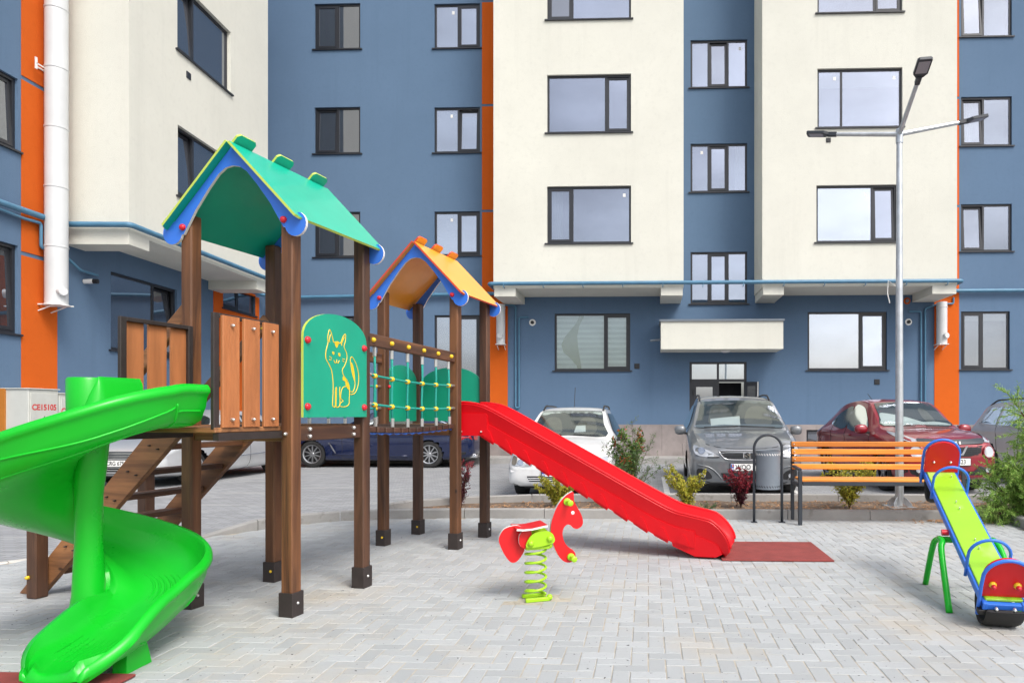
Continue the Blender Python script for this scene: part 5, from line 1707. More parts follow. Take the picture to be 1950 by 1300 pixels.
class Car:
    def __init__(self, name, label, loc, rz, keys, paint_key, wheels, wr=.31, group='cars parked by the playground', L=None, wheelw=.19, arch=1.16, rim='rim', spokes=10):
        """keys: (y, z low, z belt, z top edge, z centre, w low, w belt, w top edge)"""
        self.root = empty(name, loc, rz, label=label, cat='car', group=group)
        self.pk = paint_key; self.keys = keys
        W0 = max(k[6] for k in keys)
        ny = 76
        y0, y1 = keys[0][0], keys[-1][0]
        ys = sorted(set([y0+(y1-y0)*i/ny for i in range(ny+1)] + [k[0] for k in keys] + [y0+.02, y0+.05, y0+.09, y1-.03, y1-.07]))
        rings = []
        for y in ys:
            zl, zb, zu, zc, wl, wb, wu = interp(keys, y)
            q = [(wl*.80, zl), (wl, zl+.05), (max(wl, wb)*1.012, zl+(zb-zl)*.45), (wb*1.0, zl+(zb-zl)*.80), (wb*.985, zb), (wu*1.0+(wb*.985-wu)*.10, zu-(zu-zb)*.10), (wu*.93, zu+(zc-zu)*.28), (wu*.55, zu+(zc-zu)*.82), (0, zc)]
            half = catmull(q, 5)
            rg = [(-a, z) for a, z in half] + [(a, z) for a, z in reversed(half[:-1])]
            rings.append([(a, y, z) for a, z in rg])
        n = len(rings[0])
        vs = [p for r_ in rings for p in r_]; fs = []
        m = len(rings)
        for i in range(m-1):
            for k in range(n-1):
                fs.append((i*n+k, (i+1)*n+k, (i+1)*n+k+1, i*n+k+1))
            fs.append((i*n+n-1, (i+1)*n+n-1, (i+1)*n, i*n))
        # nose and tail caps: quads across, left to right
        h = n//2
        for base in (0, (m-1)*n):
            for k in range(h):
                a, b, c, d = base+k, base+k+1, base+n-2-k, base+n-1-k
                if b == c: fs.append((a, b, d))
                else: fs.append((a, b, c, d))
        mb = MB().add(vs, fs)
        me = mb.mesh('body', M[paint_key], False)
        self.bvh = BVHTree.FromPolygons([v.co.copy() for v in me.vertices], [tuple(p.vertices) for p in me.polygons])
        bm = bmesh.new(); bm.from_mesh(me)
        self.wheels = wheels; Ra = wr*arch; self.wr = wr
        for wy in wheels:
            kill = []
            for v in bm.verts:
                if abs(v.co.x) < W0*.62: continue
                d = Vector((v.co.y-wy, v.co.z-wr)); r_ = d.length
                if abs(r_-Ra) < .028 and r_ > 1e-4:
                    d *= Ra/r_; v.co.y = wy+d.x; v.co.z = wr+d.y
            for f in bm.faces:
                c = f.calc_center_median()
                if abs(c.x) > W0*.62 and math.hypot(c.y-wy, c.z-wr) < Ra-.004: kill.append(f)
            bmesh.ops.delete(bm, geom=kill, context='FACES')
        bm.to_mesh(me); bm.free(); me.shade_smooth()
        try: me.set_sharp_from_angle(angle=R(48))
        except Exception: pass
        self.body = link('body', me, None, self.root)
        # wheel wells and floor
        yb0, yb1 = y0+.28, y1-.25
        MB().box(-W0+.26, W0-.26, yb0, yb1, .17, .46).build('underbody', M['trim'], self.root)
        for wy in wheels:
            for sg in (-1, 1):
                x0, x1 = sorted((sg*(W0-.30), sg*(W0-.045)))
                mb = MB()
                pr = []
                for i in range(19):
                    a = math.pi*(-.08+1.16*i/18); pr.append((wy+Ra*1.01*math.cos(a), wr+Ra*1.01*math.sin(a)))
                vs = [(x0, a, b) for a, b in pr]+[(x1, a, b) for a, b in pr]
                mb.add(vs, [(i, i+1, 19+i+1, 19+i) for i in range(18)])
                mb.build('wheel_well', M['trim'], self.root)
                self.wheel(sg, wy, W0, wr, wheelw, rim, spokes)
    def wheel(self, sg, wy, W0, wr, ww, rim, spokes):
        xo = sg*(W0-.035)
        Mx = Matrix.Translation((xo, wy, wr)) @ Matrix.Rotation(R(90*sg), 4, 'Y')      # local z points outwards
        ri = wr*.70
        W = MB().lathe([(ri, 0), (ri+.012, .006), (wr*.86, .008), (wr*.965, -.006), (wr, -.03), (wr, -ww+.03), (wr*.965, -ww), (ri, -ww+.01)], 32, Mx).build('wheel', M['rubber'], self.root, 40)
        MB().lathe([(0, -.06), (ri*.93, -.06), (ri*.95, -.005), (ri, .002), (ri+.004, -.008), (ri+.004, -ww+.012)], 32, Mx).build('rim', M['trim'], W, 40)
        mb = MB()
        mb.lathe([(0, -.005), (ri*.13, -.006), (ri*.20, -.02), (ri*.20, -.05)], 16, Mx)
        mb.lathe([(ri*.88, -.03), (ri*.90, -.004), (ri*.985, .004), (ri*.99, -.01)], 32, Mx)
        for k in range(spokes):
            a = 2*math.pi*k/spokes; dirv = Vector((math.cos(a), math.sin(a), 0)); s = Vector((-dirv.y, dirv.x, 0))
            w0, w1 = ri*.065, ri*.05
            pts = []
            for (r_, w, z) in ((ri*.15, w0, -.012), (ri*.9, w1, -.008)):
                for q in (-1, 1):
                    pts.append(Mx @ (dirv*r_ + s*w*q + Vector((0, 0, z)))); pts.append(Mx @ (dirv*r_ + s*w*q + Vector((0, 0, z-.03))))
            mb.add(pts, [(0, 2, 6, 4), (0, 4, 5, 1), (2, 3, 7, 6), (1, 5, 7, 3)])
        mb.build('spokes', M[rim], W)
    def patch(self, name, poly, axis, mat, off=.005, thick=.0, step=.035, parent=None, smooth=3):
        """outline in the view along axis ('f' front: x,z; 'b' back: x,z; 'l'/'r' side: y,z; 't' top: x,y), laid onto the body"""
        if name in ('side_window', 'rear_window') and mat == 'carglass':
            self.patch('cabin_interior', poly, axis, 'dash', off=.003, step=step, smooth=smooth); off = .011
        if smooth: poly = catmull(poly, smooth, True)
        bnd = [Vector((p[0], p[1])) for p in poly]; n = len(bnd)
        pts = list(bnd)
        x0, x1 = min(p.x for p in bnd), max(p.x for p in bnd); z0, z1 = min(p.y for p in bnd), max(p.y for p in bnd)
        P2 = [(p.x, p.y) for p in bnd]
        x = x0+step*.5
        while x < x1:
            z = z0+step*.5
            while z < z1:
                if inside(x, z, P2): pts.append(Vector((x, z)))
                z += step
            x += step
        r_ = delaunay_2d_cdt(pts, [(i, (i+1) % n) for i in range(n)], [], 1, 1e-5)
        vs = []
        for p in r_[0]:
            if axis == 'f': o, d = Vector((p.x, -3, p.y)), Vector((0, 1, 0))
            elif axis == 'b': o, d = Vector((p.x, 9, p.y)), Vector((0, -1, 0))
            elif axis == 'r': o, d = Vector((3, p.x, p.y)), Vector((-1, 0, 0))
            elif axis == 'l': o, d = Vector((-3, p.x, p.y)), Vector((1, 0, 0))
            else: o, d = Vector((p.x, p.y, 4)), Vector((0, 0, -1))
            hit, nrm, idx, dist = self.bvh.ray_cast(o, d)
            if hit is None: hit, nrm, idx, dist = self.bvh.find_nearest(o + d*3)
            if nrm.dot(d) > 0: nrm = -nrm
            vs.append(hit + (nrm*.6 - d*.4).normalized()*off)
        fs = [tuple(f) for f in r_[2]]
        # relax the inner points so the sheet shades smoothly
        ec = {}; nb = {}
        for f in fs:
            for i in range(3):
                a, b = f[i], f[(i+1) % 3]; k = (min(a, b), max(a, b)); ec[k] = ec.get(k, 0)+1
                nb.setdefault(a, set()).add(b); nb.setdefault(b, set()).add(a)
        bd = {i for k, c_ in ec.items() if c_ == 1 for i in k}
        for it in range(4):
            new = list(vs)
            for i, s_ in nb.items():
                if i in bd: continue
                m_ = Vector((0, 0, 0))
                for j in s_: m_ += vs[j]
                new[i] = vs[i].lerp(m_/len(s_), .5)
            vs = new
        o = MB().add(vs, fs).build(name, M[mat], parent or self.root, 50, fix=False)
        if thick:
            md = o.modifiers.new('thick', 'SOLIDIFY'); md.thickness = thick; md.offset = 0
        return o
    def both(self, name, poly, axis, mat, **k):
        r_ = []
        for s in (1, -1):
            if axis in 'fbt': r_.append(self.patch(name, [(s*a, b) for a, b in poly], axis, mat, **k))
            else: r_.append(self.patch(name, poly, 'r' if s > 0 else 'l', mat, **k))
        return r_
    def mirrors(self, x, y, z, mat, sz=(.11, .07, .075)):
        for s in (-1, 1):
            mb = MB(); mb.ball((0, 0, 0), 1.0, 14, 8)
            vs = []
            for v in mb.v:
                vx, vy, vz = v
                p = lambda t: math.copysign(abs(t)**.75, t)
                vs.append((s*x+p(vx)*sz[0], y+p(vy)*sz[1], z+p(vz)*sz[2]))
            o = MB().add(vs, mb.f).build('mirror', M[mat], self.root, True)
            MB().bar((s*(x-sz[0]*.5), y+.0, z-sz[2]*.6), (s*(x-sz[0]-.08), y+.02, z-sz[2]*.9), .05, .04).build('mirror_arm', M['trim'], o)
            MB().box(s*x-sz[0]*.8, s*x+sz[0]*.8, y+sz[1]*.92, y+sz[1]*.98, z-sz[2]*.75, z+sz[2]*.75).build('mirror_glass', M['chrome'], o)
    def plate(self, y, z, txt, x=0, band=True, axis=-1, w=.52, size=.105):
        P = MB().box(x-w/2, x+w/2, y-.008, y, z-.056, z+.056, .004).build('number_plate', M['plate'], self.root)
        fr_ = MB(); 
        fr_.box(x-w/2-.012, x+w/2+.012, y-.004, y+.03, z-.068, z+.068, .004); fr_.build('plate_holder', M['trim'], P)
        if band:
            MB().box(x-w/2+.004, x-w/2+.052, y-.0092, y-.0082, z-.05, z+.05).build('plate_band', M['plateblue'], P)
            for i, c_ in enumerate(('plateblue', 'yellow', 'redpanel')):
                MB().box(x-w/2+.012+.011*i, x-w/2+.022+.011*i, y-.0098, y-.0093, z+.008, z+.036).build('plate_flag', M[c_], P)
            t = link('plate_code', text_mesh('MD', .03, .0004, M['plate'], .001), None, P); t.location = (x-w/2+.028, y-.0098, z-.025); t.rotation_euler = (R(90), 0, 0)
        t = link('plate_text', text_mesh(txt, size, .0005, M['ink'], .0015, width=.86), None, P); t.location = (x+(.02 if band else 0), y-.0092, z); t.rotation_euler = (R(90), 0, 0)
    def glass(self, name, poly, axis, **k):
        """dark cabin behind, clear glass in front"""
        D = self.patch('cabin_interior', poly, axis, 'dash', off=.003)
        G_ = self.patch(name, poly, axis, 'carglass', off=.017)
        # rubber surround
        c = catmull(poly, 4, True)
        return G_
    def bars(self, name, zs, x0, x1, axis, mat, h=.012, off=.010, fn=None):
        for z in zs:
            a, b = (x0, x1) if fn is None else fn(z)
            self.patch(name, [(a, z-h/2), (b, z-h/2), (b, z+h/2), (a, z+h/2)], axis, mat, off=off, smooth=0, step=.05)
    def line(self, name, pts, axis, mat, r_=.006, off=.003):
        out = []
        for p in catmull([tuple(q) for q in pts], 8):
            if axis == 'f': o, d = Vector((p[0], -3, p[1])), Vector((0, 1, 0))
            elif axis == 't': o, d = Vector((p[0], p[1], 4)), Vector((0, 0, -1))
            elif axis == 'r': o, d = Vector((3, p[0], p[1])), Vector((-1, 0, 0))
            else: o, d = Vector((-3, p[0], p[1])), Vector((1, 0, 0))
            hit, nrm, i_, di = self.bvh.ray_cast(o, d)
            if hit is None: continue
            if nrm.dot(d) > 0: nrm = -nrm
            out.append(hit+nrm*off)
        if len(out) > 1: MB().tube(out, r_, 6).build(name, M[mat], self.root, True)
    def rails(self, x, y0, y1, z, mat='trim', bow=.02):
        for s in (-1, 1):
            pts = []
            for i in range(15):
                t = i/14; y = y0+(y1-y0)*t
                hit = self.bvh.ray_cast(Vector((s*x, y, 4)), Vector((0, 0, -1)))[0]
                zz = hit.z if hit else z
                pts.append((s*x, y, zz + .005 + .05*min(1, min(t, 1-t)*7)))
            MB().tube(catmull(pts, 2), .018, 8).build('roof_rail', M[mat], self.root, True)

# ---- grey people carrier
V = Car('people_carrier', 'dark grey people carrier parked nose first behind the litter bin', (1.965, 11.0, ZP), R(-3.6), [
    # y    zl   zb   zu    zc    wl   wb   wu
    (0.00, .26, .60, .70, .735, .66, .69, .60),
    (0.05, .23, .64, .755, .80, .78, .81, .69),
    (0.16, .21, .70, .82, .86, .86, .89, .76),
    (0.40, .20, .80, .905, .955, .88, .915, .79),
    (0.80, .20, .92, .995, 1.045, .89, .93, .82),
    (1.12, .20, .98, 1.065, 1.10, .895, .94, .83),
    (1.30, .20, 1.00, 1.19, 1.225, .90, .945, .81),
    (1.65, .20, 1.02, 1.40, 1.445, .90, .948, .76),
    (1.98, .20, 1.03, 1.565, 1.615, .90, .948, .71),
    (2.40, .20, 1.04, 1.64, 1.70, .90, .948, .69),
    (3.00, .20, 1.05, 1.66, 1.725, .90, .948, .69),
    (4.20, .20, 1.07, 1.61, 1.68, .89, .94, .67),
    (4.62, .22, 1.06, 1.50, 1.58, .87, .92, .64),
    (4.80, .26, .98, 1.15, 1.20, .82, .87, .60),
    (4.85, .30, .80, .90, .95, .74, .78, .55)], 'p_grey', (.93, 3.85), .335, spokes=10)
ws = [(-.76, 1.105), (-.4, 1.125), (0, 1.13), (.4, 1.125), (.76, 1.105), (.72, 1.30), (.655, 1.545), (.58, 1.585), (0, 1.60), (-.58, 1.585), (-.655, 1.545), (-.72, 1.30)]
V.glass('windshield', ws, 'f')
V.patch('seat', [(-.10, 1.16), (-.50, 1.16), (-.52, 1.32), (-.44, 1.50), (-.20, 1.50), (-.10, 1.34)], 'f', 'seatgrey', off=.006)
V.patch('seat', [(.14, 1.16), (.56, 1.16), (.58, 1.32), (.48, 1.48), (.26, 1.48), (.14, 1.34)], 'f', 'seatgrey', off=.006)
V.patch('sunshade_or_reflection', [(-.50, 1.14), (.02, 1.15), (.03, 1.31), (-.30, 1.28), (-.50, 1.26)], 'f', 'sheet', off=.0085, smooth=0)
V.patch('dashboard', [(-.74, 1.11), (0, 1.135), (.74, 1.11), (.70, 1.16), (.0, 1.165), (-.70, 1.16)], 'f', 'grey_metal', off=.0075)
V.patch('rear_view_mirror', [(-.10, 1.51), (.10, 1.51), (.11, 1.55), (-.11, 1.55)], 'f', 'trim', off=.0095)
for s in (-1, 1): V.line('wiper', [(s*.62, 1.10), (s*.2, 1.118), (s*.02, 1.125)], 'f', 'trim', .008, .02)
V.patch('bonnet_seam', [(-.80, .985), (-.64, .86), (-.3, .80), (0, .795), (.3, .80), (.64, .86), (.80, .985), (.64, .850), (.3, .79), (0, .785), (-.3, .79), (-.64, .850)], 'f', 'trim', off=.002, smooth=2)
for s in (-1, 1):
    V.patch('headlight', [(s*.44, .655), (s*.52, .715), (s*.70, .795), (s*.83, .835), (s*.845, .76), (s*.80, .685), (s*.62, .655)], 'f', 'lampglass', off=.008)
    V.patch('headlight_lens', [(s*(.72+.055*math.cos(a)), .755+.05*math.sin(a)) for a in [i*.628 for i in range(10)]], 'f', 'chrome', off=.012)
    V.patch('headlight_rim', [(s*.43, .645), (s*.62, .645), (s*.81, .672), (s*.80, .688), (s*.62, .662), (s*.44, .662)], 'f', 'trim', off=.009, smooth=0)
    V.patch('fog_light', [(s*(.70+.04*math.cos(a)), .365+.036*math.sin(a)) for a in [i*.628 for i in range(10)]], 'f', 'lampglass', off=.012)
    V.patch('fog_recess', [(s*.56, .315), (s*.62, .43), (s*.78, .47), (s*.80, .36), (s*.74, .30)], 'f', 'trim', off=.006)
    V.line('bumper_crease', [(s*.40, .30), (s*.48, .40), (s*.60, .49), (s*.78, .53)], 'f', 'p_grey', .012, .004)
V.patch('grille', [(-.44, .745), (.44, .745), (.40, .69), (.32, .63), (-.32, .63), (-.40, .69)], 'f', 'trim', off=.008, smooth=0)
V.bars('grille_bar', (.655, .69, .722), -.36, .36, 'f', 'anth_metal', .010, .013)
V.line('grille_chrome', [(-.45, .752), (0, .757), (.45, .752)], 'f', 'chrome', .008, .010)
V.line('grille_chrome', [(-.45, .752), (-.40, .68), (-.31, .622), (0, .615), (.31, .622), (.40, .68), (.45, .752)], 'f', 'chrome', .008, .010)
V.patch('lower_intake', [(-.42, .40), (.42, .40), (.36, .27), (-.36, .27)], 'f', 'trim', off=.007, smooth=0)
V.bars('intake_bar', (.30, .33, .365), -.36, .36, 'f', 'anth_metal', .007, .010)
V.patch('bumper_lip', [(-.66, .262), (.66, .262), (.60, .235), (-.60, .235)], 'f', 'trim', off=.006, smooth=0)
Eb = MB().box(-.060, .060, -.034, -.022, .64, .725, .012).build('emblem_plate', M['chrome'], V.root)
t = link('emblem', text_mesh('S', .115, .003, M['ink'], .004, width=1.15), None, Eb); t.location = (0, -.035, .682); t.rotation_euler = (R(90), 0, 0)
V.plate(-.012, .495, 'WOO 371', x=.0)
V.mirrors(1.045, 1.42, 1.06, 'p_grey', (.105, .075, .085))
V.rails(.66, 2.05, 4.3, 1.7)
V.both('side_window', [(1.62, 1.08), (3.9, 1.10), (4.1, 1.30), (3.8, 1.50), (2.5, 1.52), (2.1, 1.46)], 'r', 'carglass', off=.006)

# ---- white estate
A = Car('white_estate_car', 'white estate car behind the red slide', (-1.03, 10.62, ZP), R(-2.3), [
    (0.00, .28, .50, .60, .635, .62, .65, .56),
    (0.05, .24, .53, .645, .69, .73, .75, .64),
    (0.16, .21, .58, .70, .755, .79, .81, .70),
    (0.40, .19, .68, .79, .845, .80, .825, .73),
    (0.80, .18, .80, .865, .92, .82, .845, .75),
    (1.10, .18, .86, .92, .965, .825, .85, .76),
    (1.30, .18, .88, 1.05, 1.085, .83, .855, .72),
    (1.65, .18, .90, 1.25, 1.29, .83, .855, .65),
    (1.95, .18, .91, 1.385, 1.425, .83, .855, .60),
    (2.40, .18, .92, 1.435, 1.48, .83, .855, .585),
    (3.40, .18, .93, 1.43, 1.475, .82, .85, .58),
    (4.05, .20, .93, 1.33, 1.38, .80, .83, .55),
    (4.22, .24, .88, 1.05, 1.10, .76, .79, .52),
    (4.29, .28, .70, .80, .85, .68, .72, .48)], 'p_white', (.86, 3.47), .30, rim='rim', spokes=7)
ws = [(-.66, .965), (0, .985), (.66, .965), (.60, 1.17), (.545, 1.37), (.45, 1.40), (0, 1.412), (-.45, 1.40), (-.545, 1.37), (-.60, 1.17)]
A.glass('windshield', ws, 'f')
for s in (-1, 1):
    A.patch('seat', [(s*.14, 1.02), (s*.46, 1.02), (s*.47, 1.16), (s*.40, 1.28), (s*.22, 1.28), (s*.13, 1.14)], 'f', 'seatgrey', off=.006)
    A.patch('headlight', [(s*.42, .545), (s*.46, .615), (s*.60, .665), (s*.735, .69), (s*.755, .63), (s*.74, .555), (s*.58, .535)], 'f', 'lampglass', off=.008)
    A.patch('headlight_lens', [(s*(.60+.05*math.cos(a)), .60+.045*math.sin(a)) for a in [i*.628 for i in range(10)]], 'f', 'chrome', off=.011)
    A.patch('indicator', [(s*.66, .655), (s*.735, .69), (s*.755, .63), (s*.74, .56), (s*.68, .56)], 'f', 'seatgrey', off=.0105) if s < 0 else None
    A.line('wiper', [(s*.5, .97), (s*.1, .985)], 'f', 'trim', .007, .018)
A.patch('rear_view_mirror', [(-.10, 1.32), (.10, 1.32), (.11, 1.355), (-.11, 1.355)], 'f', 'trim', off=.0095)
A.patch('paper', [(.10, 1.03), (.30, 1.04), (.28, 1.15), (.12, 1.14)], 'f', 'sheet', off=.0085, smooth=0)
A.patch('bonnet_seam', [(-.74, .86), (-.40, .66), (0, .63), (.40, .66), (.74, .86), (.40, .653), (0, .623), (-.40, .653)], 'f', 'trim', off=.002, smooth=2)
A.patch('grille', [(-.30, .605), (.30, .605), (.26, .555), (-.26, .555)], 'f', 'trim', off=.008, smooth=0)
A.line('grille_chrome', [(-.30, .58), (0, .582), (.30, .58)], 'f', 'chrome', .012, .012)
A.patch('emblem', [(.05*math.cos(i*.628), .58+.045*math.sin(i*.628)) for i in range(10)], 'f', 'chrome', off=.024)
A.patch('bumper_strip', [(-.76, .47), (.76, .47), (.75, .435), (-.75, .435)], 'f', 'p_white', off=.014, smooth=0)
A.patch('lower_intake', [(-.50, .385), (.50, .385), (.46, .30), (-.46, .30)], 'f', 'trim', off=.007, smooth=0)
A.bars('intake_bar', (.325, .355), -.48, .48, 'f', 'p_white', .012, .011)
A.patch('bumper_lip', [(-.74, .268), (.74, .268), (.66, .225), (-.66, .225)], 'f', 'trim', off=.007, smooth=0)
A.plate(-.024, .435, 'GAM 118', x=0)
A.mirrors(.93, 1.35, .95, 'trim', (.095, .06, .07))
A.rails(.55, 2.0, 3.9, 1.45)
A.both('side_window', [(1.55, .96), (3.6, .98), (3.9, 1.15), (3.5, 1.33), (2.4, 1.36), (2.0, 1.32)], 'r', 'carglass', off=.006)
MB().tube([(-.02, 2.3, 1.47), (-.03, 2.55, 1.86)], .006, 6).build('aerial', M['trim'], A.root)

# ---- dark red crossover
J = Car('red_crossover', 'dark red crossover with round lamps behind the bench', (5.46, 11.35, ZP), R(5), [
    (0.00, .30, .64, .78, .83, .58, .62, .54),
    (0.05, .27, .69, .85, .90, .70, .74, .64),
    (0.16, .25, .75, .92, .965, .79, .82, .71),
    (0.40, .24, .82, .985, 1.03, .83, .86, .74),
    (0.75, .24, .90, 1.045, 1.085, .85, .88, .75),
    (1.05, .24, .95, 1.085, 1.12, .85, .88, .75),
    (1.22, .24, .95, 1.16, 1.19, .85, .875, .71),
    (1.55, .24, .98, 1.40, 1.44, .85, .875, .66),
    (1.85, .24, .995, 1.56, 1.60, .85, .875, .61),
    (2.30, .24, 1.01, 1.60, 1.65, .85, .878, .60),
    (2.90, .24, 1.03, 1.555, 1.61, .85, .885, .58),
    (3.50, .26, 1.04, 1.39, 1.46, .84, .88, .56),
    (3.90, .28, 1.00, 1.16, 1.22, .80, .84, .52),
    (4.08, .32, .90, 1.00, 1.05, .74, .78, .50),
    (4.13, .36, .72, .82, .86, .64, .68, .46)], 'p_red', (.80, 3.33), .335, arch=1.13, rim='rim', spokes=5)
ws = [(-.655, 1.13), (0, 1.15), (.655, 1.13), (.62, 1.29), (.56, 1.52), (.46, 1.56), (0, 1.578), (-.46, 1.56), (-.56, 1.52), (-.62, 1.29)]
J.glass('windshield', ws, 'f')
J.patch('sunshade_or_reflection', [(-.63, 1.14), (0, 1.155), (.63, 1.14), (.58, 1.18), (.35, 1.21), (.15, 1.20), (-.10, 1.29), (-.45, 1.36), (-.58, 1.36), (-.62, 1.24)], 'f', 'sheet', off=.0085, smooth=2)  # white windscreen reflection, painted in as a pale patch under the glass
J.patch('seat', [(.22, 1.22), (.40, 1.20), (.36, 1.40), (.28, 1.46), (.20, 1.42)], 'f', 'seatgrey', off=.007)
J.patch('rear_view_mirror', [(-.11, 1.46), (.09, 1.46), (.10, 1.495), (-.12, 1.495)], 'f', 'trim', off=.0095)
for s in (-1, 1): J.line('wiper', [(s*.52, 1.105), (s*.1, 1.118)], 'f', 'trim', .008, .018)
for s in (-1, 1):
    J.patch('running_light', [(s*.52, .89), (s*.62, .94), (s*.72, 1.015), (s*.755, 1.045), (s*.775, .99), (s*.75, .915), (s*.66, .875)], 'f', 'lampglass', off=.012)
    J.patch('headlight', [(s*(.63+.095*math.cos(a)), .72+.092*math.sin(a)) for a in [i*.524 for i in range(12)]], 'f', 'lampglass', off=.016)
    J.line('headlight_ring', [(s*(.63+.105*math.cos(a)), .72+.10*math.sin(a)) for a in [i*.524 for i in range(13)]], 'f', 'p_red', .014, .010)
    J.patch('fog_light', [(s*(.60+.042*math.cos(a)), .42+.04*math.sin(a)) for a in [i*.628 for i in range(10)]], 'f', 'lampglass', off=.014)
J.patch('bonnet_deflector', [(-.58, .935), (-.3, .922), (0, .918), (.3, .922), (.58, .935), (.54, .86), (.3, .845), (0, .84), (-.3, .845), (-.54, .86)], 'f', 'anth_metal', off=.022, smooth=2)
t = link('bonnet_lettering', text_mesh('J  U  K  E', .060, .001, M['plate'], .003), None, J.root); t.location = (0, -.028, .872); t.rotation_euler = (R(72), 0, 0)
J.patch('grille', [(-.52, .825), (.52, .825), (.48, .70), (.30, .645), (-.30, .645), (-.48, .70)], 'f', 'trim', off=.008, smooth=0)
J.bars('grille_bar', (.675, .705, .735, .765, .795), -.44, .44, 'f', 'anth_metal', .008, .012)
for k in range(9):
    x = -.42+.105*k
    J.patch('grille_bar', [(x-.004, .66), (x+.004, .66), (x+.004, .815), (x-.004, .815)], 'f', 'anth_metal', off=.0125, smooth=0)
for s in (-1, 1): J.patch('grille_chrome', [(s*.21, .820), (s*.25, .820), (s*.17, .67), (s*.07, .65), (s*.07, .68), (s*.14, .692)], 'f', 'chrome', off=.018, smooth=0)
J.patch('emblem', [(.065*math.cos(i*.628), .74+.065*math.sin(i*.628)) for i in range(10)], 'f', 'chrome', off=.022)
J.patch('emblem_bar', [(-.085, .728), (.085, .728), (.085, .752), (-.085, .752)], 'f', 'chrome', off=.026, smooth=0)
J.patch('bumper_guard', [(-.78, .50), (-.45, .485), (-.36, .40), (.36, .40), (.45, .485), (.78, .50), (.80, .36), (.60, .29), (-.60, .29), (-.80, .36)], 'f', 'trim', off=.007, smooth=0)
J.plate(-.03, .555, 'DQY 323', x=.02, band=False)
J.mirrors(1.00, 1.32, 1.075, 'p_red', (.12, .075, .088))
for ax in ('r', 'l'):
    J.patch('side_window', [(1.45, 1.05), (2.30, 1.07), (2.33, 1.50), (2.0, 1.50), (1.75, 1.38)], ax, 'carglass', off=.006)
    J.patch('side_window', [(2.40, 1.075), (3.0, 1.11), (3.18, 1.20), (2.95, 1.38), (2.42, 1.50)], ax, 'carglass', off=.006)
    J.line('door_seam', [(1.28, .98), (1.30, .6), (1.40, .33), (2.30, .33), (2.36, .7), (2.36, 1.05), (2.36, 1.45)], ax, 'trim', .005, .001)
    J.line('door_seam', [(2.36, .33), (2.9, .38), (3.02, .7), (3.05, 1.10)], ax, 'trim', .005, .001)
    J.line('sill_trim', [(1.2, .30), (2.9, .30)], ax, 'trim', .03, .0)
    J.patch('door_handle', [(2.08, .93), (2.26, .935), (2.26, .965), (2.08, .96)], ax, 'p_red', off=.02, thick=.02)
MB().tube([(-.02, 2.9, 1.60), (-.10, 3.0, 1.77)], .006, 6).build('aerial', M['trim'], J.root)

# ---- silver estate at the right edge (seen from behind its tail corner)
S = Car('silver_offroader', 'silver off-road car behind the feathery shrub', (8.62, 10.9, ZP), R(0.5), [
    (0.00, .32, .66, .76, .80, .58, .62, .56),
    (0.06, .28, .72, .86, .90, .72, .76, .68),
    (0.20, .27, .80, .95, .99, .82, .85, .76),
    (0.70, .26, .95, 1.04, 1.08, .87, .90, .80),
    (1.15, .26, 1.00, 1.09, 1.12, .88, .91, .80),
    (1.40, .26, 1.02, 1.26, 1.30, .88, .91, .76),
    (1.85, .26, 1.03, 1.53, 1.58, .88, .91, .69),
    (2.30, .26, 1.04, 1.59, 1.645, .88, .91, .67),
    (3.60, .26, 1.06, 1.57, 1.63, .88, .91, .655),
    (4.10, .28, 1.06, 1.48, 1.54, .86, .89, .63),
    (4.40, .32, 1.00, 1.20, 1.26, .82, .85, .60),
    (4.46, .36, .80, .90, .95, .74, .78, .55)], 'p_silver', (.90, 3.55), .35, rim='rim', spokes=6)
S.glass('windshield', [(-.68, 1.12), (0, 1.14), (.68, 1.12), (.60, 1.50), (0, 1.56), (-.60, 1.50)], 'f')
for s in (-1, 1): S.patch('headlight', [(s*.46, .74), (s*.80, .86), (s*.82, .74), (s*.6, .68)], 'f', 'lampglass', off=.008)
S.patch('grille', [(-.42, .80), (.42, .80), (.38, .66), (-.38, .66)], 'f', 'trim', off=.008, smooth=0)
S.patch('lower_intake', [(-.6, .50), (.6, .50), (.55, .36), (-.55, .36)], 'f', 'trim', off=.008, smooth=0)
S.mirrors(1.0, 1.42, 1.12, 'p_silver')
S.rails(.60, 2.0, 4.0, 1.6)
for ax in ('r', 'l'):
    for pl in ([(1.75, 1.10), (2.42, 1.11), (2.42, 1.50), (2.15, 1.49)], [(2.50, 1.11), (3.22, 1.12), (3.25, 1.50), (2.50, 1.51)], [(3.32, 1.12), (3.95, 1.16), (3.86, 1.42), (3.75, 1.48), (3.34, 1.50)]):
        S.patch('side_window', pl, ax, 'carglass', off=.010, smooth=0)
    S.line('window_chrome', [(1.60, 1.075), (2.8, 1.09), (4.0, 1.14)], ax, 'chrome', .010, .006)
    S.line('door_seam', [(2.46, 1.1), (2.46, .5), (2.40, .34)], ax, 'trim', .005, .001); S.line('door_seam', [(3.28, 1.1), (3.20, .6), (3.05, .34)], ax, 'trim', .005, .001)

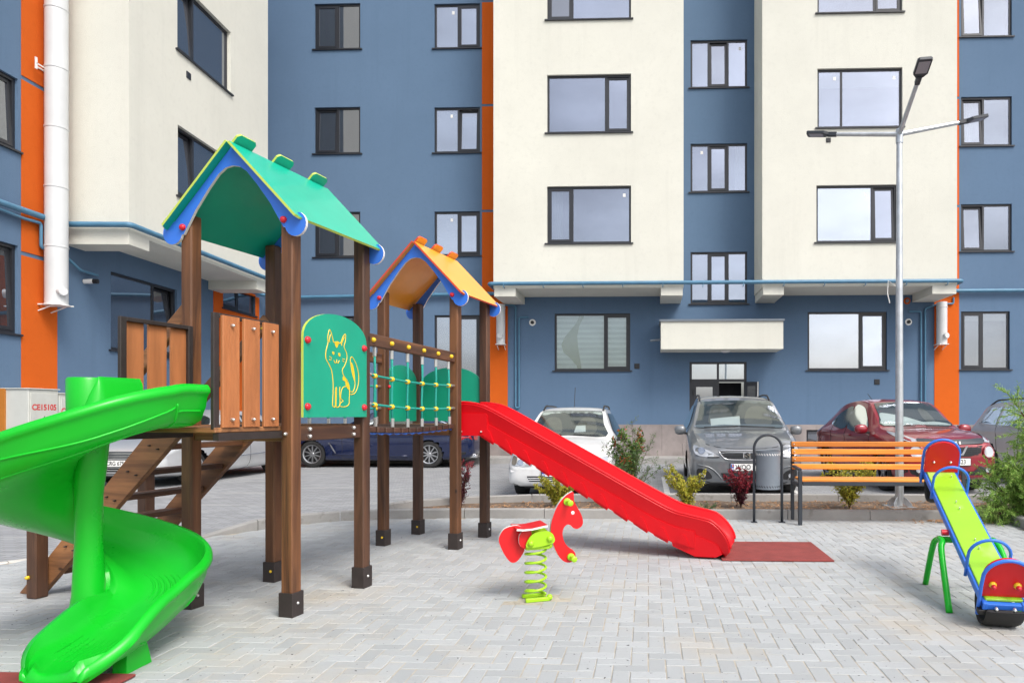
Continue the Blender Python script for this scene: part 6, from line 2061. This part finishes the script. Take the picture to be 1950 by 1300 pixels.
# ---- blue saloon side on under the bridge
B5 = Car('blue_saloon', 'deep blue saloon parked side on behind the towers', (-8.70, 18.10, ZP), R(-90)+FROT, [
    (0.00, .30, .56, .66, .70, .56, .60, .54),
    (0.06, .25, .60, .70, .745, .72, .76, .68),
    (0.20, .20, .65, .745, .79, .83, .86, .76),
    (0.60, .17, .74, .83, .875, .89, .91, .79),
    (1.20, .17, .86, .925, .96, .91, .93, .80),
    (1.55, .17, .90, .97, 1.00, .91, .932, .80),
    (1.80, .17, .92, 1.12, 1.155, .91, .932, .72),
    (2.30, .17, .93, 1.37, 1.41, .91, .932, .63),
    (2.80, .17, .935, 1.43, 1.475, .91, .932, .60),
    (3.40, .17, .94, 1.40, 1.44, .91, .932, .595),
    (3.95, .18, .95, 1.20, 1.24, .90, .925, .62),
    (4.35, .20, .95, 1.03, 1.06, .88, .905, .72),
    (4.80, .24, .92, .99, 1.02, .82, .85, .70),
    (4.90, .30, .82, .90, .93, .74, .78, .64),
    (4.94, .34, .66, .74, .78, .66, .70, .58)], 'p_blue', (.86, 3.835), .34, arch=1.08, rim='rim', spokes=10)
for ax in ('r', 'l'):
    B5.patch('side_window', [(1.98, .985), (2.75, .99), (2.75, 1.33), (2.5, 1.32)], ax, 'carglass', off=.006, smooth=0)
    B5.patch('side_window', [(2.82, .99), (3.55, 1.0), (3.70, 1.06), (3.45, 1.28), (2.82, 1.34)], ax, 'carglass', off=.006, smooth=0)
    B5.line('door_seam', [(1.62, .93), (1.66, .5), (1.72, .24), (2.75, .24), (2.79, .95)], ax, 'trim', .005, .001)
    B5.line('door_seam', [(2.79, .24), (3.32, .26), (3.50, .5), (3.60, .95)], ax, 'trim', .005, .001)
    B5.line('sill_crease', [(1.4, .34), (3.3, .30)], ax, 'p_blue', .018, .002)
    B5.patch('fender_vent', [(1.30, .62), (1.34, .62), (1.50, .36), (1.46, .36)], ax, 'chrome', off=.008, smooth=0)
    B5.patch('tail_lamp', [(4.55, .80), (4.86, .80), (4.90, .70), (4.62, .70)], ax, 'taillamp', off=.008, smooth=0)
    B5.patch('rear_bumper_insert', [(4.35, .40), (4.86, .46), (4.86, .30), (4.40, .25)], ax, 'trim', off=.005, smooth=0)
    B5.patch('door_handle', [(2.46, .84), (2.66, .85), (2.66, .875), (2.46, .865)], ax, 'p_blue', off=.018, thick=.015)
    B5.patch('door_handle', [(3.30, .86), (3.48, .87), (3.48, .895), (3.30, .885)], ax, 'p_blue', off=.018, thick=.015)
B5.glass('windshield', [(-.66, .99), (0, 1.02), (.66, .99), (.54, 1.32), (0, 1.40), (-.54, 1.32)], 'f')
B5.patch('rear_window', [(-.58, 1.05), (.58, 1.05), (.50, 1.30), (-.50, 1.30)], 'b', 'carglass', off=.006)
for s in (-1, 1):
    B5.patch('headlight', [(s*.46, .62), (s*.80, .68), (s*.80, .60), (s*.5, .56)], 'f', 'lampglass', off=.008)
    B5.patch('tail_lamp', [(s*.45, .80), (s*.72, .80), (s*.72, .70), (s*.45, .70)], 'b', 'taillamp', off=.008)
    for dx in (.52, .64): MB().tube([(s*dx, 4.80, .28), (s*dx, 4.96, .28)], .045, 12).build('exhaust_tip', M['chrome'], B5.root, 40)
B5.mirrors(1.0, 1.75, 1.0, 'p_blue')

# ---- silver saloon at the left behind the stair
E = Car('silver_saloon', 'pale silver car nose on behind the wooden stair', (-9.2, 12.35, ZP), R(-4), [
    (0.00, .28, .52, .63, .67, .52, .56, .50),
    (0.05, .24, .56, .675, .72, .68, .72, .62),
    (0.18, .20, .62, .73, .78, .80, .83, .72),
    (0.55, .18, .74, .83, .88, .86, .885, .76),
    (1.05, .18, .86, .93, .965, .88, .90, .78),
    (1.35, .18, .89, 1.05, 1.08, .88, .90, .74),
    (1.85, .18, .91, 1.31, 1.35, .88, .90, .65),
    (2.35, .18, .93, 1.40, 1.45, .88, .90, .61),
    (3.10, .18, .94, 1.38, 1.43, .87, .895, .60),
    (3.80, .20, .94, 1.16, 1.21, .86, .88, .60),
    (4.35, .24, .92, 1.00, 1.03, .80, .83, .66),
    (4.50, .30, .72, .80, .84, .70, .74, .58)], 'p_silver2', (.88, 3.55), .315, rim='rim', spokes=10)
E.glass('windshield', [(-.68, .965), (0, .985), (.68, .965), (.58, 1.26), (0, 1.34), (-.58, 1.26)], 'f')
for s in (-1, 1): E.patch('headlight', [(s*.42, .55), (s*.50, .63), (s*.74, .68), (s*.77, .60), (s*.60, .53)], 'f', 'lampglass', off=.008)
E.patch('grille', [(-.34, .67), (.34, .67), (.28, .545), (-.28, .545)], 'f', 'anth_metal', off=.010, smooth=0)
E.bars('grille_bar', (.565, .595, .625, .65), -.31, .31, 'f', 'chrome', .009, .014)
E.patch('lower_intake', [(-.58, .37), (.58, .37), (.50, .26), (-.50, .26)], 'f', 'trim', off=.008, smooth=0)
E.bars('intake_bar', (.30, .335), -.5, .5, 'f', 'p_silver2', .010, .012)
E.plate(-.02, .455, 'CRG 675', band=False)
E.mirrors(.98, 1.45, .98, 'p_silver2')
for ax in ('r', 'l'):
    E.patch('side_window', [(1.62, .97), (2.45, .98), (2.45, 1.33), (2.1, 1.30)], ax, 'carglass', off=.006, smooth=0)
    E.patch('side_window', [(2.52, .98), (3.3, 1.0), (3.2, 1.22), (2.52, 1.33)], ax, 'carglass', off=.006, smooth=0)
    E.line('door_seam', [(1.45, .92), (1.48, .5), (1.55, .25), (2.45, .25), (2.49, .95)], ax, 'trim', .005, .001)
    E.line('side_strip', [(1.35, .46), (3.2, .50)], ax, 'chrome', .008, .006)
# ------------------------------------------------------------------ planting
def leafmat(name, c1, c2, rough=.55, trans=.25):
    m, nt, b = _new(name)
    geo = nt.nodes.new('ShaderNodeNewGeometry')
    c = mix_rgb(nt, c1, c2, geo.outputs['Random Per Island'])
    nt.links.new(c, b.inputs['Base Color']); b.inputs['Roughness'].default_value = rough
    tl_ = nt.nodes.new('ShaderNodeBsdfTranslucent'); nt.links.new(c, tl_.inputs['Color'])
    mx = nt.nodes.new('ShaderNodeMixShader'); mx.inputs[0].default_value = trans
    nt.links.new(b.outputs[0], mx.inputs[1]); nt.links.new(tl_.outputs[0], mx.inputs[2])
    nt.links.new(mx.outputs[0], nt.nodes['Material Output'].inputs['Surface'])
    return m
M['lf_yel'] = leafmat('yellow_green_leaf', (.26, .32, .03), (.60, .50, .06))
M['lf_green'] = leafmat('green_leaf', (.05, .12, .025), (.15, .24, .05))
M['lf_willow'] = leafmat('willow_leaf', (.07, .13, .05), (.16, .24, .10))
M['lf_redtip'] = leafmat('red_tip_leaf', (.28, .045, .02), (.42, .12, .03))
M['lf_purple'] = leafmat('purple_leaf', (.045, .008, .018), (.13, .015, .035))
M['lf_crimson'] = leafmat('crimson_leaf', (.22, .012, .03), (.42, .03, .05))
M['lf_tam'] = leafmat('tamarisk_spray', (.14, .33, .045), (.40, .56, .13), .6, .3)
M['twig'] = pm('twig_bark', (.10, .06, .038), .9, .3, 30)

def leaf(mb, p, d, nrm, L, w, fold=.25):
    d = d.normalized(); s = d.cross(nrm)
    if s.length < 1e-4: s = d.cross(Vector((1, 0, 0)))
    s.normalize(); n = s.cross(d)
    a = p; b = p+d*L*.45+s*w/2+n*w*fold; c = p+d*L; e = p+d*L*.45-s*w/2+n*w*fold; mid = p+d*L*.5
    mb.add([a, b, c, e, mid], [(0, 1, 4), (1, 2, 4), (2, 3, 4), (3, 0, 4)])

def rv(r_, z=0.0):
    v = Vector((r_.gauss(0, 1), r_.gauss(0, 1), r_.gauss(0, 1)+z)); return v.normalized()

def shrub(name, label, cat, loc, h, spread, stems, leafs, seed, mat, mat2=None, tip=.8, L=.035, w=.016, arch=.5, group=None, sub=5, droop=0.0, twigr=.006, lean=(0, 0)):
    """stems rising from the base, side twigs with leaves set along them"""
    r_ = random.Random(seed)
    root = empty(name, loc, 0, label=label, cat=cat, group=group)
    ms = MB(); m1 = MB(); m2 = MB()
    for k in range(stems):
        a = 2*math.pi*k/stems + r_.uniform(-.5, .5)
        H = h*r_.uniform(.6, 1.0); R_ = spread*r_.uniform(.35, 1.0)
        pts = []
        for i in range(9):
            t = i/8
            rad = R_*(t**(1.0+arch*.6))
            pts.append(Vector((math.cos(a)*rad+lean[0]*t, math.sin(a)*rad+lean[1]*t, H*(t**.85) - droop*H*t*t*.4)) + rv(r_)*.02*h*t)
        ms.tube(pts, [twigr*(1-.75*i/8) for i in range(9)], 5)
        for i in range(2, 9):
            t = i/8
            for q in range(sub):
                base = pts[i-1].lerp(pts[i], r_.random())
                dirv = (pts[i]-pts[i-1]).normalized()*.6 + rv(r_, .1)*.9
                dirv.normalize()
                tl_ = h*.17*r_.uniform(.5, 1.1)*(1.15-.55*t)
                end = base+dirv*tl_
                ms.tube([base, base.lerp(end, .5)+rv(r_)*.008, end], [twigr*.4, twigr*.3, twigr*.15], 3, cap=False)
                nl = int(leafs*(.6+.8*r_.random()))
                for j in range(nl):
                    f = (j+.5)/nl
                    p = base.lerp(end, f)+rv(r_)*.004
                    dd = dirv*.5+rv(r_, .15)*1.0
                    tgt = m2 if (mat2 and (t > tip and r_.random() < (.75 if tip < .9 else .3) or r_.random() < .02)) else m1
                    leaf(tgt, p, dd, rv(r_, .8), L*r_.uniform(.6, 1.2), w*r_.uniform(.7, 1.2))
    ms.build('stems', M['twig'], root, fix=False)
    m1.build('foliage', M[mat], root, fix=False)
    if mat2 and m2.v: m2.build('tip_foliage', M[mat2], root, fix=False)
    return root
ZS = .05
def gp(x, y): 
    p = G(x, y, ZS+.0); return (p[0], p[1], ZS)
shrub('barberry', 'thin dark purple barberry between the posts of the orange roofed tower', 'shrub', (-2.17, 9.05, ZS), .64, .20, 9, 7, 1, 'lf_purple', 'lf_crimson', .75, .026, .015, group='barberry shrubs', sub=5)
shrub('barberry', 'crimson barberry shrub beside the litter bin', 'shrub', (1.52, 8.95, ZS), .52, .22, 12, 9, 2, 'lf_purple', 'lf_crimson', .55, .028, .017, group='barberry shrubs', sub=6)
shrub('golden_shrub', 'low golden green shrub behind the horse rocker', 'shrub', (-.90, 9.05, ZS), .42, .36, 14, 8, 3, 'lf_yel', None, .2, .034, .017, .9, 'golden green shrubs', 6)
shrub('golden_shrub', 'golden green shrub beyond the end of the red slide', 'shrub', (.80, 8.88, ZS), .56, .34, 12, 8, 4, 'lf_yel', None, .9, .034, .017, .8, 'golden green shrubs', 6)
shrub('golden_shrub', 'golden green shrub seen through the bench slats', 'shrub', (2.93, 8.90, ZS), .66, .36, 12, 8, 5, 'lf_yel', None, .2, .034, .018, .8, 'golden green shrubs', 6)
shrub('photinia', 'green photinia shrub with red tips beside the white car', 'shrub', (.02, 9.12, ZS), 1.02, .26, 9, 8, 6, 'lf_green', 'lf_redtip', .97, .062, .024, .6, None, 5)
# arching willow shoots around it
shrub('willow_shrub', 'thin arching willow shoots around the red tipped shrub', 'shrub', (.10, 9.22, ZS), .95, .72, 11, 7, 8, 'lf_willow', None, .8, .050, .010, 1.2, None, 4, twigr=.005)
shrub('willow_shoot', 'tall single willow shoot rising in front of the blue wall', 'shrub', (.12, 9.30, ZS), 1.36, .06, 2, 6, 9, 'lf_willow', None, .8, .042, .011, .3, None, 4, twigr=.005)
# low weeds on the soil
for i, (x, y) in enumerate(((1.08, 8.75), (-.28, 8.85), (3.95, 8.30), (4.75, 8.35))):
    shrub('weed', ('small grassy weed under the golden shrub by the red slide', 'small weed below the red slide in the planter', 'tiny green weed at the kerb by the seesaw', 'pale weed at the planter corner')[i], 'weed', (x, y, ZS if i != 2 else 0), .10, .12, 8, 4, 20+i, 'lf_willow', None, .8, .03, .007, .6, 'weeds in the planter', 2, twigr=.002)

# ---- tamarisk at the right edge
def tamarisk(loc, seed):
    r_ = random.Random(seed)
    root = empty('tamarisk', loc, 0, label='feathery bright green tamarisk shrub at the right edge beside the seesaw', cat='shrub')
    ms = MB(); mf = MB()
    def spray(base, d, L, n):
        # a feathery spray: a drooping axis with thin side threads
        d = d.normalized(); pts = [base]
        cur = base.copy(); dd = d.copy()
        for i in range(6):
            dd = (dd + Vector((0, 0, -.07)) + rv(r_)*.10).normalized()
            cur = cur + dd*L/6; pts.append(cur.copy())
        ms.tube(pts, [.0028*(1-.13*i) for i in range(7)], 3, cap=False)
        for i in range(n):
            t = r_.random()**.8; k = min(int(t*6), 5); p = pts[k].lerp(pts[k+1], t*6-k)
            ax = (pts[k+1]-pts[k]).normalized()
            s = (ax*1.0 + rv(r_)*.85).normalized()
            ll = L*r_.uniform(.14, .36)*(1.15-.7*t)
            w = .0034
            sd = s.cross(rv(r_)).normalized()*w
            q = p+s*ll+Vector((0, 0, -.01))
            m_ = p.lerp(q, .55)+Vector((0, 0, .006))
            mf.add([p-sd*.6, p+sd*.6, m_+sd, q, m_-sd], [(0, 1, 2, 4), (4, 2, 3)])
    def branch(base, d, L, lev):
        pts = [base.copy()]; cur = base.copy(); dd = d.normalized()
        n = 8
        for i in range(n):
            dd = (dd + rv(r_)*.10 + Vector((0, 0, .03 if lev == 0 else -.01))).normalized()
            cur = cur+dd*L/n; pts.append(cur.copy())
        ms.tube(pts, [(.013 if lev == 0 else .006)*(1-.85*i/n)+.0012 for i in range(n+1)], 5, cap=False)
        for i in range(1, n+1):
            if lev == 0:
                for q in range(2):
                    s = (dd*.75+rv(r_, .15)*.9).normalized()
                    branch(pts[i].lerp(pts[i-1], r_.random()), s, L*r_.uniform(.18, .36)*(1.15-.6*i/n), 1)
            for q in range(2 if lev == 0 else 1):
                s = ((pts[i]-pts[i-1]).normalized()*.8+rv(r_)*.7).normalized()
                spray(pts[i].lerp(pts[i-1], r_.random()), s, r_.uniform(.18, .34), 46)
    dirs = [(-.55, -.10, 1.0), (-.30, -.2, 1.1), (-.75, -.05, .55), (-.85, .1, .25), (-.05, .1, 1.2), (.4, -.2, 1.0), (.7, .2, .7), (-.45, -.35, .45), (.3, .5, 1.0), (-.95, -.1, .10), (.8, -.4, .4)]
    for i, d in enumerate(dirs):
        branch(Vector((r_.uniform(-.06, .06), r_.uniform(-.06, .06), 0)), Vector(d), r_.uniform(.72, .98), 0)
    # the leader that reaches up in front of the wall
    branch(Vector((0, 0, 0)), Vector((-.27, -.05, 1.0)), 1.38, 0)
    ms.build('stems', M['twig'], root, fix=False); mf.build('foliage', M['lf_tam'], root, fix=False)
tamarisk((5.22, 8.10, ZS), 4)
